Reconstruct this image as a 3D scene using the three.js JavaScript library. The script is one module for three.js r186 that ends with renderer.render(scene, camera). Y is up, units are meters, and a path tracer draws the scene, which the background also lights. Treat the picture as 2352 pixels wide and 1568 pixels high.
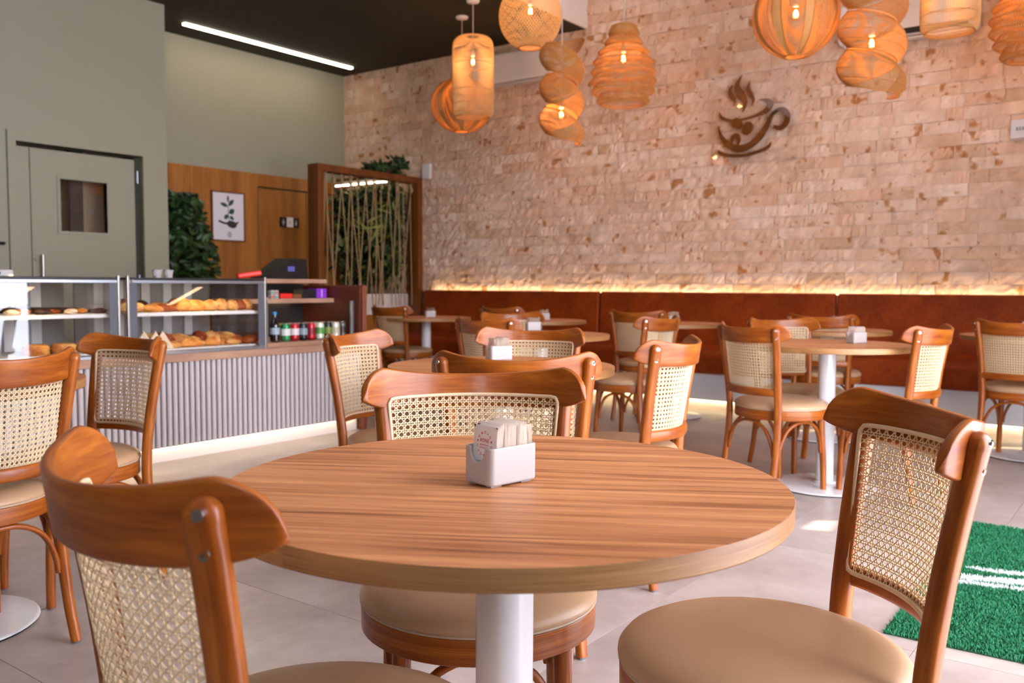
import * as THREE from 'three';
import { RoundedBoxGeometry } from 'three/addons/geometries/RoundedBoxGeometry.js';
import { mergeGeometries, mergeVertices, toCreasedNormals } from 'three/addons/utils/BufferGeometryUtils.js';
import { RectAreaLightUniformsLib } from 'three/addons/lights/RectAreaLightUniformsLib.js';

// ---------------------------------------------------------------- camera, sky, sun, exposure
const V = (x, y, z) => new THREE.Vector3(x, y, z), R = Math.PI / 180;
const scene = new THREE.Scene();
const camera = new THREE.PerspectiveCamera(41.73, 2352 / 1568, 0.05, 120);
camera.position.set(0, 1.05, 0);
camera.rotation.set(-3.568 * R, 36.747 * R, 0.258 * R, 'YXZ');
camera.focus = 1.75; camera.userData.fStop = 5.6;
scene.background = new THREE.Color(0.90, 0.93, 1.08);
scene.backgroundIntensity = 13.5;
RectAreaLightUniformsLib.init();
const sun = new THREE.DirectionalLight(0xfff0dc, 9);
const SUN = V(0.520, 0.854, 0.05).normalize(), PATCH = V(-1.22, 0, -3.95);
sun.position.copy(PATCH).addScaledVector(SUN, 14); sun.target.position.copy(PATCH);
sun.castShadow = true; sun.shadow.mapSize.set(4096, 4096);
Object.assign(sun.shadow.camera, { left: -10, right: 10, top: 10, bottom: -10, near: 1, far: 40 });
scene.add(sun, sun.target);
const renderer = new THREE.WebGLRenderer({ antialias: true });
renderer.toneMapping = THREE.LinearToneMapping;
renderer.toneMappingExposure = 0.97;
renderer.shadowMap.enabled = true;

// ---------------------------------------------------------------- helpers
let seed = 7;
const rnd = () => { seed = (seed * 1664525 + 1013904223) >>> 0; return seed / 4294967296; };
const rr = (a, b) => a + (b - a) * rnd();
const used = {};
const numbered = (n) => { const k = used[n] = (used[n] ?? -1) + 1; return k ? n + '_' + String(k).padStart(3, '0') : n; };
function tag(o, label, category, group, kind) {
  if (label) o.userData.label = label;
  if (category) o.userData.category = category;
  if (group) o.userData.group = group;
  if (kind) o.userData.kind = kind;
  return o;
}
function thing(name, label, category, p = [0, 0, 0], turn = 0, group) {
  const o = new THREE.Group(); o.name = numbered(name); scene.add(o);
  o.position.set(...p); o.rotation.y = turn;
  return tag(o, label, category, group);
}
function obj(name, geos, mat, parent = scene) {
  let g = geos;
  if (Array.isArray(geos)) g = geos.length === 1 ? geos[0] : mergeGeometries(geos.map((q) => { const n = q.index ? q.toNonIndexed() : q.clone(); for (const k of Object.keys(n.attributes)) if (!['position', 'normal', 'uv'].includes(k)) n.deleteAttribute(k); return n; }));
  const m = new THREE.Mesh(g, mat); m.name = parent === scene ? numbered(name) : name;
  m.castShadow = m.receiveShadow = true; parent.add(m); return m;
}
const struct = (name, geos, mat, parent = scene) => { const m = obj(name, geos, mat, parent); if (parent === scene) m.userData.kind = 'structure'; return m; };
function boxUV(g, s = 1) {
  const n = g.index ? g.toNonIndexed() : g; n.computeVertexNormals === undefined; const p = n.attributes.position, uv = new Float32Array(p.count * 2);
  const a = V(), b = V(), c = V();
  for (let i = 0; i < p.count; i += 3) {
    a.fromBufferAttribute(p, i); b.fromBufferAttribute(p, i + 1); c.fromBufferAttribute(p, i + 2);
    const nn = b.clone().sub(a).cross(c.clone().sub(a)); const x = Math.abs(nn.x), y = Math.abs(nn.y), z = Math.abs(nn.z);
    [a, b, c].forEach((q, k) => { const [u, v] = y >= x && y >= z ? [q.x, q.z] : x >= z ? [q.z, q.y] : [q.x, q.y]; uv[(i + k) * 2] = u * s; uv[(i + k) * 2 + 1] = v * s; });
  }
  n.setAttribute('uv', new THREE.BufferAttribute(uv, 2)); return n;
}
const bx = (x0, x1, y0, y1, z0, z1) => boxUV(new THREE.BoxGeometry(Math.abs(x1 - x0), Math.abs(y1 - y0), Math.abs(z1 - z0)).translate((x0 + x1) / 2, (y0 + y1) / 2, (z0 + z1) / 2));
const rb = (x0, x1, y0, y1, z0, z1, r = 0.005, s = 2) => boxUV(new RoundedBoxGeometry(Math.abs(x1 - x0), Math.abs(y1 - y0), Math.abs(z1 - z0), s, Math.min(r, Math.abs(x1 - x0) / 2.01, Math.abs(y1 - y0) / 2.01, Math.abs(z1 - z0) / 2.01)).translate((x0 + x1) / 2, (y0 + y1) / 2, (z0 + z1) / 2));
const cyl = (x, y, z, r0, r1, h, n = 24) => new THREE.CylinderGeometry(r1, r0, h, n).translate(x, y + h / 2, z);
const lathe = (pts, n = 48) => new THREE.LatheGeometry(pts.map((p) => new THREE.Vector2(p[0], p[1])), n);
// a rod or bar swept along points; size(t) -> [half width, half depth]; square: 0 round .. 1 boxy
function sweep(pts, size, { seg = 24, rad = 12, square = 0, closed = false, up = null, cap = true, ease = (t) => t } = {}) {
  const c = new THREE.CatmullRomCurve3(pts.map((p) => Array.isArray(p) ? V(...p) : p), closed, 'centripetal'), fr = up ? null : c.computeFrenetFrames(seg, closed);
  const pos = [], uv = [], idx = [], len = c.getLength();
  const sz = typeof size === 'function' ? size : () => [size, size];
  const ring = (P, N, B, sx, sy, v) => { for (let j = 0; j <= rad; j++) { const a = j / rad * 2 * Math.PI, ca = Math.cos(a), sa = Math.sin(a), k = square ? 1 / Math.pow(Math.pow(Math.abs(ca), 2 + 4 * square) + Math.pow(Math.abs(sa), 2 + 4 * square), 1 / (2 + 4 * square)) : 1; pos.push(P.x + (N.x * ca * sx + B.x * sa * sy) * k, P.y + (N.y * ca * sx + B.y * sa * sy) * k, P.z + (N.z * ca * sx + B.z * sa * sy) * k); uv.push(v, j / rad * (sx + sy) * 3); } };
  const rings = [];
  for (let i = 0; i <= seg; i++) {
    const t = ease(i / seg), P = c.getPointAt(t); let N, B;
    if (!up) { N = fr.normals[i]; B = fr.binormals[i]; } else { const T = c.getTangentAt(t); B = T.clone().cross(up).normalize(); N = B.clone().cross(T).normalize(); }
    const [sx, sy] = sz(t); rings.push([P, N, B, sx, sy, t * len]);
  }
  if (cap && !closed) { const a = rings[0], b = rings[seg]; rings.unshift([a[0], a[1], a[2], 1e-5, 1e-5, a[5]], [a[0], a[1], a[2], a[3] * 0.98, a[4] * 0.98, a[5]]); rings.push([b[0], b[1], b[2], b[3] * 0.98, b[4] * 0.98, b[5]], [b[0], b[1], b[2], 1e-5, 1e-5, b[5]]); }
  rings.forEach((q) => ring(...q));
  const w = rad + 1;
  for (let i = 0; i < rings.length - 1; i++) for (let j = 0; j < rad; j++) { const a = i * w + j, b = a + 1, d = a + w, e = d + 1; idx.push(a, d, b, b, d, e); }
  const g = new THREE.BufferGeometry(); g.setAttribute('position', new THREE.Float32BufferAttribute(pos, 3)); g.setAttribute('uv', new THREE.Float32BufferAttribute(uv, 2)); g.setIndex(idx);
  g.computeVertexNormals();
  const n = g.attributes.normal, qv = V(), q2 = V();
  for (let i = 0; i < rings.length; i++) { qv.fromBufferAttribute(n, i * w); q2.fromBufferAttribute(n, i * w + rad); qv.add(q2).normalize(); n.setXYZ(i * w, qv.x, qv.y, qv.z); n.setXYZ(i * w + rad, qv.x, qv.y, qv.z); }
  return g;
}
// flat strips (box section) through lists of points, each point with a normal: for woven strands
class Strips {
  constructor() { this.p = []; this.i = []; this.u = []; }
  add(P, N, w, t) {
    const base = this.p.length / 3, n = P.length; let L = 0;
    for (let k = 0; k < n; k++) {
      const T = P[Math.min(k + 1, n - 1)].clone().sub(P[Math.max(k - 1, 0)]).normalize(), S = T.clone().cross(N[k]).normalize();
      if (k) L += P[k].distanceTo(P[k - 1]);
      for (const [a, b] of [[-1, 0.6], [0, 1], [1, 0.6], [0.8, -1], [-0.8, -1]]) { this.p.push(P[k].x + S.x * a * w / 2 + N[k].x * b * t / 2, P[k].y + S.y * a * w / 2 + N[k].y * b * t / 2, P[k].z + S.z * a * w / 2 + N[k].z * b * t / 2); this.u.push(L, a * w); }
      if (k) for (let j = 0; j < 5; j++) { const a = base + (k - 1) * 5 + j, b = base + (k - 1) * 5 + (j + 1) % 5, c = a + 5, d = b + 5; this.i.push(a, b, c, b, d, c); }
    }
  }
  build() { const g = new THREE.BufferGeometry(); g.setAttribute('position', new THREE.Float32BufferAttribute(this.p, 3)); g.setAttribute('uv', new THREE.Float32BufferAttribute(this.u, 2)); g.setIndex(this.i); g.computeVertexNormals(); return g; }
}
function rectLight(color, intensity, w, h, pos, target) { const l = new THREE.RectAreaLight(color, intensity, w, h); l.position.set(...pos); l.lookAt(...target); scene.add(l); return l; }

// ---------------------------------------------------------------- textures
const hash = (x, y, s) => { let h = (x * 374761393 + y * 668265263 + s * 1442695041) | 0; h = Math.imul(h ^ (h >>> 13), 1274126177); return ((h ^ (h >>> 16)) >>> 0) / 4294967296; };
function vn(x, y, px, py, s) { const xi = Math.floor(x), yi = Math.floor(y), fx = x - xi, fy = y - yi, u = fx * fx * (3 - 2 * fx), v = fy * fy * (3 - 2 * fy), m = (a, b) => hash(((a % px) + px) % px, ((b % py) + py) % py, s); return (m(xi, yi) * (1 - u) + m(xi + 1, yi) * u) * (1 - v) + (m(xi, yi + 1) * (1 - u) + m(xi + 1, yi + 1) * u) * v; }
const fbm = (x, y, px, py, s, o = 4) => { let a = 0, w = 0.5, t = 0; for (let k = 0; k < o; k++) { a += w * vn(x, y, px, py, s + k * 17); t += w; x *= 2; y *= 2; px *= 2; py *= 2; w *= 0.5; } return a / t; };
function tex(w, h, fn, srgb, repeat = [1, 1]) {
  const d = new Uint8Array(w * h * 4);
  for (let y = 0; y < h; y++) for (let x = 0; x < w; x++) { const c = fn(x / w, y / h), k = (y * w + x) * 4; d[k] = c[0]; d[k + 1] = c[1]; d[k + 2] = c[2]; d[k + 3] = 255; }
  const t = new THREE.DataTexture(d, w, h); t.wrapS = t.wrapT = THREE.RepeatWrapping; t.magFilter = THREE.LinearFilter; t.minFilter = THREE.LinearMipmapLinearFilter; t.generateMipmaps = true;
  if (srgb) t.colorSpace = THREE.SRGBColorSpace; t.repeat.set(...repeat); t.needsUpdate = true; return t;
}
const mixc = (a, b, t) => [a[0] + (b[0] - a[0]) * t, a[1] + (b[1] - a[1]) * t, a[2] + (b[2] - a[2]) * t];
const cl = (x) => Math.min(1, Math.max(0, x));
function woodTex(w, h, dark, mid, light, { along = 3, across = 40, pores = 1, s = 1, rep }) {
  return tex(w, h, (u, v) => {
    const warp = fbm(u * along, v * 6, along, 6, s + 3) * 0.5;
    const band = fbm(u * along * 0.7 + 0, v * across * 0.35 + warp * 3, Math.max(1, Math.round(along * 0.7)) , Math.round(across * 0.35), s + 50, 3);
    const fine = fbm(u * along * 3, v * across * 3, along * 3, across * 3, s + 9, 3), streak = vn(u * along * 8, v * across * 9, along * 8, across * 9, s + 31);
    let c = mixc(dark, light, cl(0.5 + (band - 0.5) * 1.5 + (fine - 0.5) * 0.75)); c = mixc(c, mid, 0.3);
    if (pores && streak > 0.80) c = mixc(c, dark, (streak - 0.80) * 2.4 * pores);
    return c;
  }, true, rep);
}
const T = {};
T.chair = woodTex(512, 512, [112, 47, 4], [158, 81, 15], [188, 111, 37], { along: 3, across: 28, pores: 0.7, s: 4, rep: [2.2, 3] });
T.table = tex(512, 2048, (u, v) => {
  const warp = fbm(u * 3, v * 10, 3, 10, 14, 3) * 0.02, y = v + warp;
  const a = fbm(u * 2, y * 40, 2, 40, 15, 3), b = fbm(u * 3, y * 190, 3, 190, 16, 2), d = vn(u * 5, y * 210, 5, 210, 17), e = fbm(u * 4, y * 84, 4, 84, 18, 2), f = vn(u * 60, v * 500, 60, 500, 19);
  let c = mixc([172, 106, 60], [218, 152, 100], cl(0.5 + (a - 0.5) * 0.95 + (b - 0.5) * 1.1 + (f - 0.5) * 0.34));
  if (e > 0.60) c = mixc(c, [134, 74, 36], cl((e - 0.60) * 3.4)); if (d > 0.84) c = mixc(c, [134, 74, 34], (d - 0.84) * 3); if (d < 0.1) c = mixc(c, [226, 164, 112], 0.4);
  return c;
}, true, [0.8, 1.0]);
T.edge = woodTex(512, 64, [120, 74, 34], [160, 112, 64], [182, 136, 84], { along: 5, across: 7, pores: 1, s: 21, rep: [0.9, 26] });
T.panel = woodTex(512, 512, [138, 80, 28], [178, 112, 44], [202, 134, 62], { along: 2, across: 22, pores: 0.5, s: 31, rep: [0.7, 1.2] }); T.panel.rotation = Math.PI / 2;
T.trim = woodTex(512, 256, [150, 110, 86], [172, 132, 106], [188, 150, 122], { along: 3, across: 10, pores: 0.4, s: 41, rep: [1, 2] });
T.stone = tex(1024, 1024, (u, v) => {
  const a = fbm(u * 9, v * 5, 9, 5, 61, 5), b = fbm(u * 42, v * 14, 42, 14, 62, 3), g = vn(u * 300, v * 260, 300, 260, 63);
  let c = mixc([210, 176, 148], [244, 219, 198], cl(0.5 + (a - 0.5) * 0.9 + (b - 0.5) * 0.8)); c = mixc(c, [250, 228, 205], g * 0.12);
  const sp = fbm(u * 26, v * 22, 26, 22, 64, 3), sp2 = fbm(u * 60, v * 48, 60, 48, 65, 2);
  if (sp > 0.72) c = mixc(c, [182, 128, 82], cl((sp - 0.72) * 9)); if (sp2 > 0.80) c = mixc(c, [172, 116, 70], cl((sp2 - 0.80) * 6));
  return c;
}, true, [0.42, 0.42]);
T.stoneBump = tex(512, 512, (u, v) => { const a = fbm(u * 40, v * 16, 40, 16, 71, 4) * 255; return [a, a, a]; }, false, [0.9, 0.9]);
T.tile = tex(512, 512, (u, v) => { const a = fbm(u * 5, v * 5, 5, 5, 81, 5), b = fbm(u * 40, v * 40, 40, 40, 82, 3); return mixc([158, 143, 135], [194, 180, 172], cl(0.5 + (a - 0.5) * 1.5 + (b - 0.5) * 0.5)); }, true, [0.62, 0.62]);
T.leather = tex(256, 256, (u, v) => { const a = fbm(u * 6, v * 6, 6, 6, 91, 4), b = fbm(u * 50, v * 50, 50, 50, 92, 2); return mixc([122, 44, 0], [152, 62, 2], cl(0.5 + (a - 0.5) * 1.5 + (b - 0.5) * 0.7)); }, true, [1.2, 1.2]);
T.grainBump = tex(256, 256, (u, v) => { const a = fbm(u * 60, v * 60, 60, 60, 95, 2) * 255; return [a, a, a]; }, false, [6, 6]);
T.bread = tex(256, 256, (u, v) => { const a = fbm(u * 6, v * 6, 6, 6, 101, 4), b = fbm(u * 30, v * 30, 30, 30, 102, 2); return mixc([178, 104, 40], [238, 188, 112], cl(0.5 + (a - 0.5) * 1.9 + (b - 0.5) * 0.7)); }, true, [1, 1]);
T.paint = tex(256, 256, (u, v) => { const b = fbm(u * 60, v * 60, 60, 60, 111, 3) * 255; return [b, b, b]; }, false, [2, 2]);

const M = {};
const std = (o) => new THREE.MeshStandardMaterial(o), phy = (o) => new THREE.MeshPhysicalMaterial(o);
M.chair = phy({ map: T.chair, roughness: 0.4, specularIntensity: 0.6, clearcoat: 0.22, clearcoatRoughness: 0.18 });
M.table = std({ map: T.table, roughness: 0.5 });
M.edge = std({ map: T.edge, roughness: 0.5 });
M.panel = std({ map: T.panel, roughness: 0.5 });
M.trim = std({ map: T.trim, roughness: 0.5 });
M.vinyl = std({ color: '#b58f6b', roughness: 0.38, bumpMap: T.grainBump, bumpScale: 0.00012 });
M.piping = std({ color: '#b39a80', roughness: 0.5 });
M.cane = std({ color: '#e6cba0', roughness: 0.6 });
M.caneEdge = std({ color: '#dcc09a', roughness: 0.55 });
M.metal = std({ color: '#b9b4aa', roughness: 0.28, metalness: 1 });
M.steel = std({ color: '#a8abb0', roughness: 0.35, metalness: 0.9 });
M.white = phy({ color: '#e6e2e0', roughness: 0.3, clearcoat: 0.5, clearcoatRoughness: 0.1 });
M.ceramic = phy({ color: '#bab2ad', roughness: 0.35 });
M.rubber = std({ color: '#151413', roughness: 0.8 });
M.black = std({ color: '#0b0a0a', roughness: 0.45 });
M.stone = std({ map: T.stone, roughness: 0.9, bumpMap: T.stoneBump, bumpScale: 0.006 });
const stoneTone = ['#ffffff', '#faf5f0', '#fff8f2', '#f6efe8', '#fffcf9', '#f0e6da', '#f9ebe0'].map((c) => { const m = M.stone.clone(); m.color.set(c); return m; });
M.mortar = std({ color: '#c6a88c', roughness: 0.95 });
M.tile = [1, 0.965, 1.03].map((k) => { const m = std({ map: T.tile, roughness: 0.33 }); m.color.setScalar(Math.min(1, k)); return m; });
M.grout = std({ color: '#6f6660', roughness: 0.9 });
M.green = std({ color: '#a4a189', roughness: 0.6, bumpMap: T.paint, bumpScale: 0.0006 });
M.soffit = std({ color: '#2b2410', roughness: 0.75 });
M.dim = std({ color: '#5e5244', roughness: 0.9 });
M.ceil = std({ color: '#ece0d5', roughness: 0.9 });
M.leather = phy({ map: T.leather, specularIntensity: 0.5, roughness: 0.62, bumpMap: T.grainBump, bumpScale: 0.0003 });
M.grey = std({ color: '#dfe2e6', roughness: 0.7 });
M.slat = std({ color: '#c4b9b8', roughness: 0.55 });
M.glass = phy({ color: '#ffffff', roughness: 0.0, transmission: 1, thickness: 0, ior: 1.5 });
M.led = std({ color: '#ffffff', emissive: '#ffe6b4', emissiveIntensity: 6 });
M.ledWhite = std({ color: '#ffffff', emissive: '#fff0d4', emissiveIntensity: 9 });
M.paper = std({ color: '#fff3e6', roughness: 0.75 });
M.rattan = std({ color: '#b87a38', roughness: 0.6 });
M.rattanPale = std({ color: '#d2aa70', roughness: 0.6 });
M.strip = std({ color: '#c88f4e', roughness: 0.6 });
M.cord = std({ color: '#c9b7a8', roughness: 0.7 });
M.filament = std({ color: '#ffffff', emissive: '#ffc878', emissiveIntensity: 60 });
M.bulb = phy({ color: '#ffe9c9', roughness: 0.02, transmission: 1, thickness: 0, ior: 1.45 });

// ---------------------------------------------------------------- the room
const ZS = -7.75, XB = -8.385, XN = -7.603, XF = 0.62, HS = 3.61, HC = 4.62, ZR = 2.6, XSO = -4.86;
{
  const floor = struct('floor', bx(-9, 0.7, -0.12, -0.004, -8.1, 2.8), M.grout);
  const px = 0.775, pz = 0.81;
  for (let i = -9; i < 5; i++) for (let k = -5; k < 9; k++) {
    const x0 = Math.max(-8.38, -2.13 + i * px), x1 = Math.min(XF, -2.13 + (i + 1) * px), z1 = Math.min(ZR, -1.105 - k * pz), z0 = Math.max(-7.7, -1.105 - (k + 1) * pz);
    if (x1 - x0 < 0.02 || z1 - z0 < 0.02) continue;
    const g = bx(x0 + 0.0011, x1 - 0.0011, -0.012, 0, z0 + 0.0011, z1 - 0.0011), uv = g.attributes.uv, ox = rnd(), oy = rnd();
    for (let q = 0; q < uv.count; q++) uv.setXY(q, uv.getX(q) + ox, uv.getY(q) + oy);
    obj('tile', g, M.tile[Math.floor(rnd() * 3)], floor);
  }
  struct('ceiling', bx(XSO, 0.8, HC, HC + 0.15, -8, 2.8), M.ceil);
  struct('trim_1', bx(-8.7, XSO - 0.02, HS, HC + 0.15, -8, 2.8), M.soffit);          // dropped dark ceiling over the counter
  struct('trim_2', bx(XSO - 0.02, XSO, HS, HC, -8, 2.8), M.ceil);                    // its pale upright edge
  struct('wall_left', [bx(XB - 0.15, XB, 0, HS, -8, -4.6)], M.green);
  struct('wall_rear', bx(-8.6, 0.8, 0, HC, ZR, ZR + 0.15), M.dim);
  // front of the cafe: a pier by the stone wall, a lintel and the glazed opening towards the street
  struct('wall_right', [bx(XF, XF + 0.2, 0, HC, -8, -4.8), bx(XF, XF + 0.2, 3.45, HC, -4.8, 2.8), bx(XF, XF + 0.2, 0, 3.45, -1.2, 0.5), bx(XF, XF + 0.2, 0, 1.15, 0.5, 1.6), bx(XF, XF + 0.2, 2.6, 3.45, 0.5, 1.6), bx(XF, XF + 0.2, 0, 3.45, 1.6, 2.8)], M.dim);
  const win = struct('window_1', [bx(XF + 0.02, XF + 0.1, 0, 3.45, -4.8, -4.74), bx(XF + 0.02, XF + 0.1, 0, 3.45, -1.26, -1.2), bx(XF + 0.02, XF + 0.1, 3.39, 3.45, -4.8, -1.2)], M.black);
  for (const z of [-3.6, -2.4]) obj('mullion', bx(XF + 0.02, XF + 0.1, 0, 3.45, z - 0.03, z + 0.03), M.black, win);
struct('window_2', [bx(XF + 0.05, XF + 0.1, 1.15, 2.6, 0.5, 0.55), bx(XF + 0.05, XF + 0.1, 1.15, 2.6, 1.55, 1.6), bx(XF + 0.05, XF + 0.1, 2.55, 2.6, 0.5, 1.6), bx(XF + 0.05, XF + 0.1, 1.15, 1.2, 0.5, 1.6)], M.black);
  // canopy over the pavement, with the one gap that lets the sun spot through
  const hx = PATCH.x + SUN.x / SUN.y * 3.55, hz = PATCH.z + SUN.z / SUN.y * 3.55;
  const cs = new THREE.Shape([[XF + 0.2, -9], [2.05, -9], [2.05, 6], [XF + 0.2, 6]].map((p) => new THREE.Vector2(...p)));
  cs.holes.push(new THREE.Path([[-0.062, 0.125], [-0.072, -0.05], [0.042, -0.12], [0.066, 0.085]].map((p) => new THREE.Vector2(hx + p[0], hz + p[1]))));
  struct('trim_3', new THREE.ExtrudeGeometry(cs, { depth: 0.03, bevelEnabled: false }).rotateX(Math.PI / 2).translate(0, 3.58, 0), M.ceil);
  tag(obj('pavement', bx(0.72, 40, -0.2, -0.03, -40, 40), M.grey), null, null, null, 'structure');
}
// near green wall with the service door
{
  const d0 = -4.559, d1 = -3.454, dh = 2.2;
  struct('wall_near', [bx(XN - 0.15, XN, 0, HS, -4.815, d0), bx(XN - 0.15, XN, dh, HS, d0, d1), bx(XN - 0.15, XN, 0, HS, d1, 2.7), bx(XB, XN - 0.15, 0, HS, -4.815, -4.7)], M.green);
  const d = struct('door_1', [bx(XN - 0.1, XN - 0.06, 0, dh - 0.03, -4.52, -4.255), bx(XN - 0.1, XN - 0.06, 0, dh - 0.03, -3.84, -3.60), bx(XN - 0.1, XN - 0.06, 0, 1.497, -4.255, -3.84), bx(XN - 0.1, XN - 0.06, 1.937, dh - 0.03, -4.255, -3.84)], M.green);
  obj('side_panel', bx(XN - 0.1, XN - 0.06, 0, dh - 0.03, -3.592, -3.455), M.green, d);
  const fr = obj('door_frame', [bx(XN - 0.06, XN + 0.025, 0, dh + 0.085, d1, d1 + 0.066), bx(XN - 0.06, XN + 0.025, 0, dh + 0.085, d0 - 0.07, d0), bx(XN - 0.06, XN + 0.025, dh, dh + 0.085, d0, d1)], M.green, d);
  const wf = obj('window_frame', [bx(XN - 0.1, XN - 0.05, 1.47, 1.497, -4.28, -3.815), bx(XN - 0.1, XN - 0.05, 1.937, 1.962, -4.28, -3.815), bx(XN - 0.1, XN - 0.05, 1.497, 1.937, -4.28, -4.255), bx(XN - 0.1, XN - 0.05, 1.497, 1.937, -3.84, -3.815)], M.green, d);
  obj('window_pane', bx(XN - 0.09, XN - 0.086, 1.497, 1.937, -4.255, -3.84), M.glass, d);
  obj('door_handle', [sweep([[XN - 0.02, 0.95, -3.665], [XN - 0.02, 1.29, -3.665]], 0.013), cyl(0, 0, 0, 0.006, 0.006, 0.05, 10).rotateZ(Math.PI / 2).translate(XN - 0.015, 1.0, -3.665), cyl(0, 0, 0, 0.006, 0.006, 0.05, 10).rotateZ(Math.PI / 2).translate(XN - 0.015, 1.24, -3.665)], M.metal, d);
  obj('lock', cyl(0, 0, 0, 0.016, 0.016, 0.02, 16).rotateZ(Math.PI / 2).translate(XN - 0.045, 1.25, -3.63), M.metal, d);
  obj('hinge', cyl(XN - 0.045, 1.96, -4.54, 0.014, 0.014, 0.11, 12), M.steel, d); obj('hinge', cyl(XN - 0.045, 1.02, -4.54, 0.014, 0.014, 0.11, 12), M.steel, d);
  // the dim room behind the door window
  struct('wall_back_room', [bx(XN - 0.5, XN - 0.4, 0, 2.6, -4.7, -3.3), bx(XN - 0.5, XN - 0.15, 2.6, 2.7, -4.7, -3.3), bx(XN - 0.5, XN - 0.15, 0, 2.6, -3.4, -3.3)], std({ color: '#9a8a70', roughness: 0.9 }));
  struct('trim_4', bx(XN - 0.24, XN - 0.2, 0, 2.6, -4.115, -4.0), M.black);
  const d2 = struct('door_2', bx(XN, XN + 0.012, 0, 2.25, -3.368, -2.4), M.green);
  obj('door_handle', sweep([[XN + 0.012, 1.37, -3.33], [XN + 0.05, 1.37, -3.33], [XN + 0.05, 1.37, -3.22]], 0.012), M.black, d2);
}
// wood cladding of the back corridor, with the restroom door
{
  const w = struct('wall_panel', bx(XB, XB + 0.015, 0, 2.29, -7.74, -4.82), M.black);
  const ed = [-4.82, -5.12, -5.55, -5.98, -6.405];
  for (let i = 0; i < 4; i++) obj('panel', rb(XB + 0.015, XB + 0.033, 0, 2.29, ed[i + 1] + 0.0015, ed[i] - 0.0015, 0.002, 1), M.panel, w);
  obj('panel', rb(XB + 0.015, XB + 0.033, 2.15, 2.29, -7.74, -6.408, 0.002, 1), M.panel, w);
  const d = struct('door_3', rb(XB + 0.012, XB + 0.026, 0, 2.135, -7.1, -6.42, 0.002, 1), M.panel);
  obj('panel', rb(XB + 0.015, XB + 0.033, 0, 2.135, -7.74, -7.11, 0.002, 1), M.panel, d);
}
// split-face stone wall
{
  const wall = struct('wall_back', bx(-8.6, 0.8, 0, HC, ZS - 0.25, ZS - 0.012), M.mortar);
  camera.updateMatrixWorld(); camera.aspect = 1.5; camera.updateProjectionMatrix();
  const list = []; const rh = 0.0985;
  for (let r = 0; r < 37; r++) {
    let x = XB - rnd() * 0.2;
    while (x < XF) { const L = rnd() < 0.2 ? rr(0.11, 0.18) : rr(0.2, 0.4), x0 = Math.max(x, XB), x1 = Math.min(x + L, XF); x += L; if (x1 - x0 > 0.02) list.push([x0, x1, 0.975 + r * rh]); }
  }
  const stone = ([x0, x1, y]) => {
    const L = x1 - x0, g = new THREE.PlaneGeometry(L - 0.002, rh - 0.002, 8, 3), p = g.attributes.position, uv = g.attributes.uv, out = rr(0.006, 0.017), ox = rnd() * 5, oy = rnd() * 5;
    for (let i = 0; i < p.count; i++) { const e = Math.abs(Math.abs(p.getY(i)) - (rh - 0.002) / 2) < 1e-4 || Math.abs(Math.abs(p.getX(i)) - (L - 0.002) / 2) < 1e-4; p.setZ(i, e ? out - rr(0.0, 0.006) : out + rr(-0.008, 0.009)); uv.setXY(i, p.getX(i) + ox, p.getY(i) + oy); }
    // sides back to the mortar
    const s = bx(-L / 2 + 0.0025, L / 2 - 0.0025, -rh / 2 + 0.0025, rh / 2 - 0.0025, -0.014, out - 0.007);
    const m = mergeGeometries([g.toNonIndexed(), s]); m.computeVertexNormals(); m.translate((x0 + x1) / 2, y + rh / 2, ZS); return m;
  };
  const v = V();
  for (const s of list) { v.set((s[0] + s[1]) / 2, s[2] + rh / 2, ZS); const d = v.distanceTo(camera.position); v.project(camera); s.vis = Math.abs(v.x) < 1.01 && Math.abs(v.y) < 1.02 ? (s[1] - s[0]) / (d * d) : 0; }
  list.sort((a, b) => b.vis - a.vis);
  const rest = stoneTone.map(() => []);
  list.forEach((s, i) => { const t = Math.floor(Math.pow(rnd(), 1.3) * 7); if (i < 300) obj('stone_block', stone(s), stoneTone[t], wall); else rest[t].push(stone(s)); });
  rest.forEach((g, t) => { tag(obj('stone_cladding', g, stoneTone[t], wall), null, null, null, 'stuff'); });
}

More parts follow.
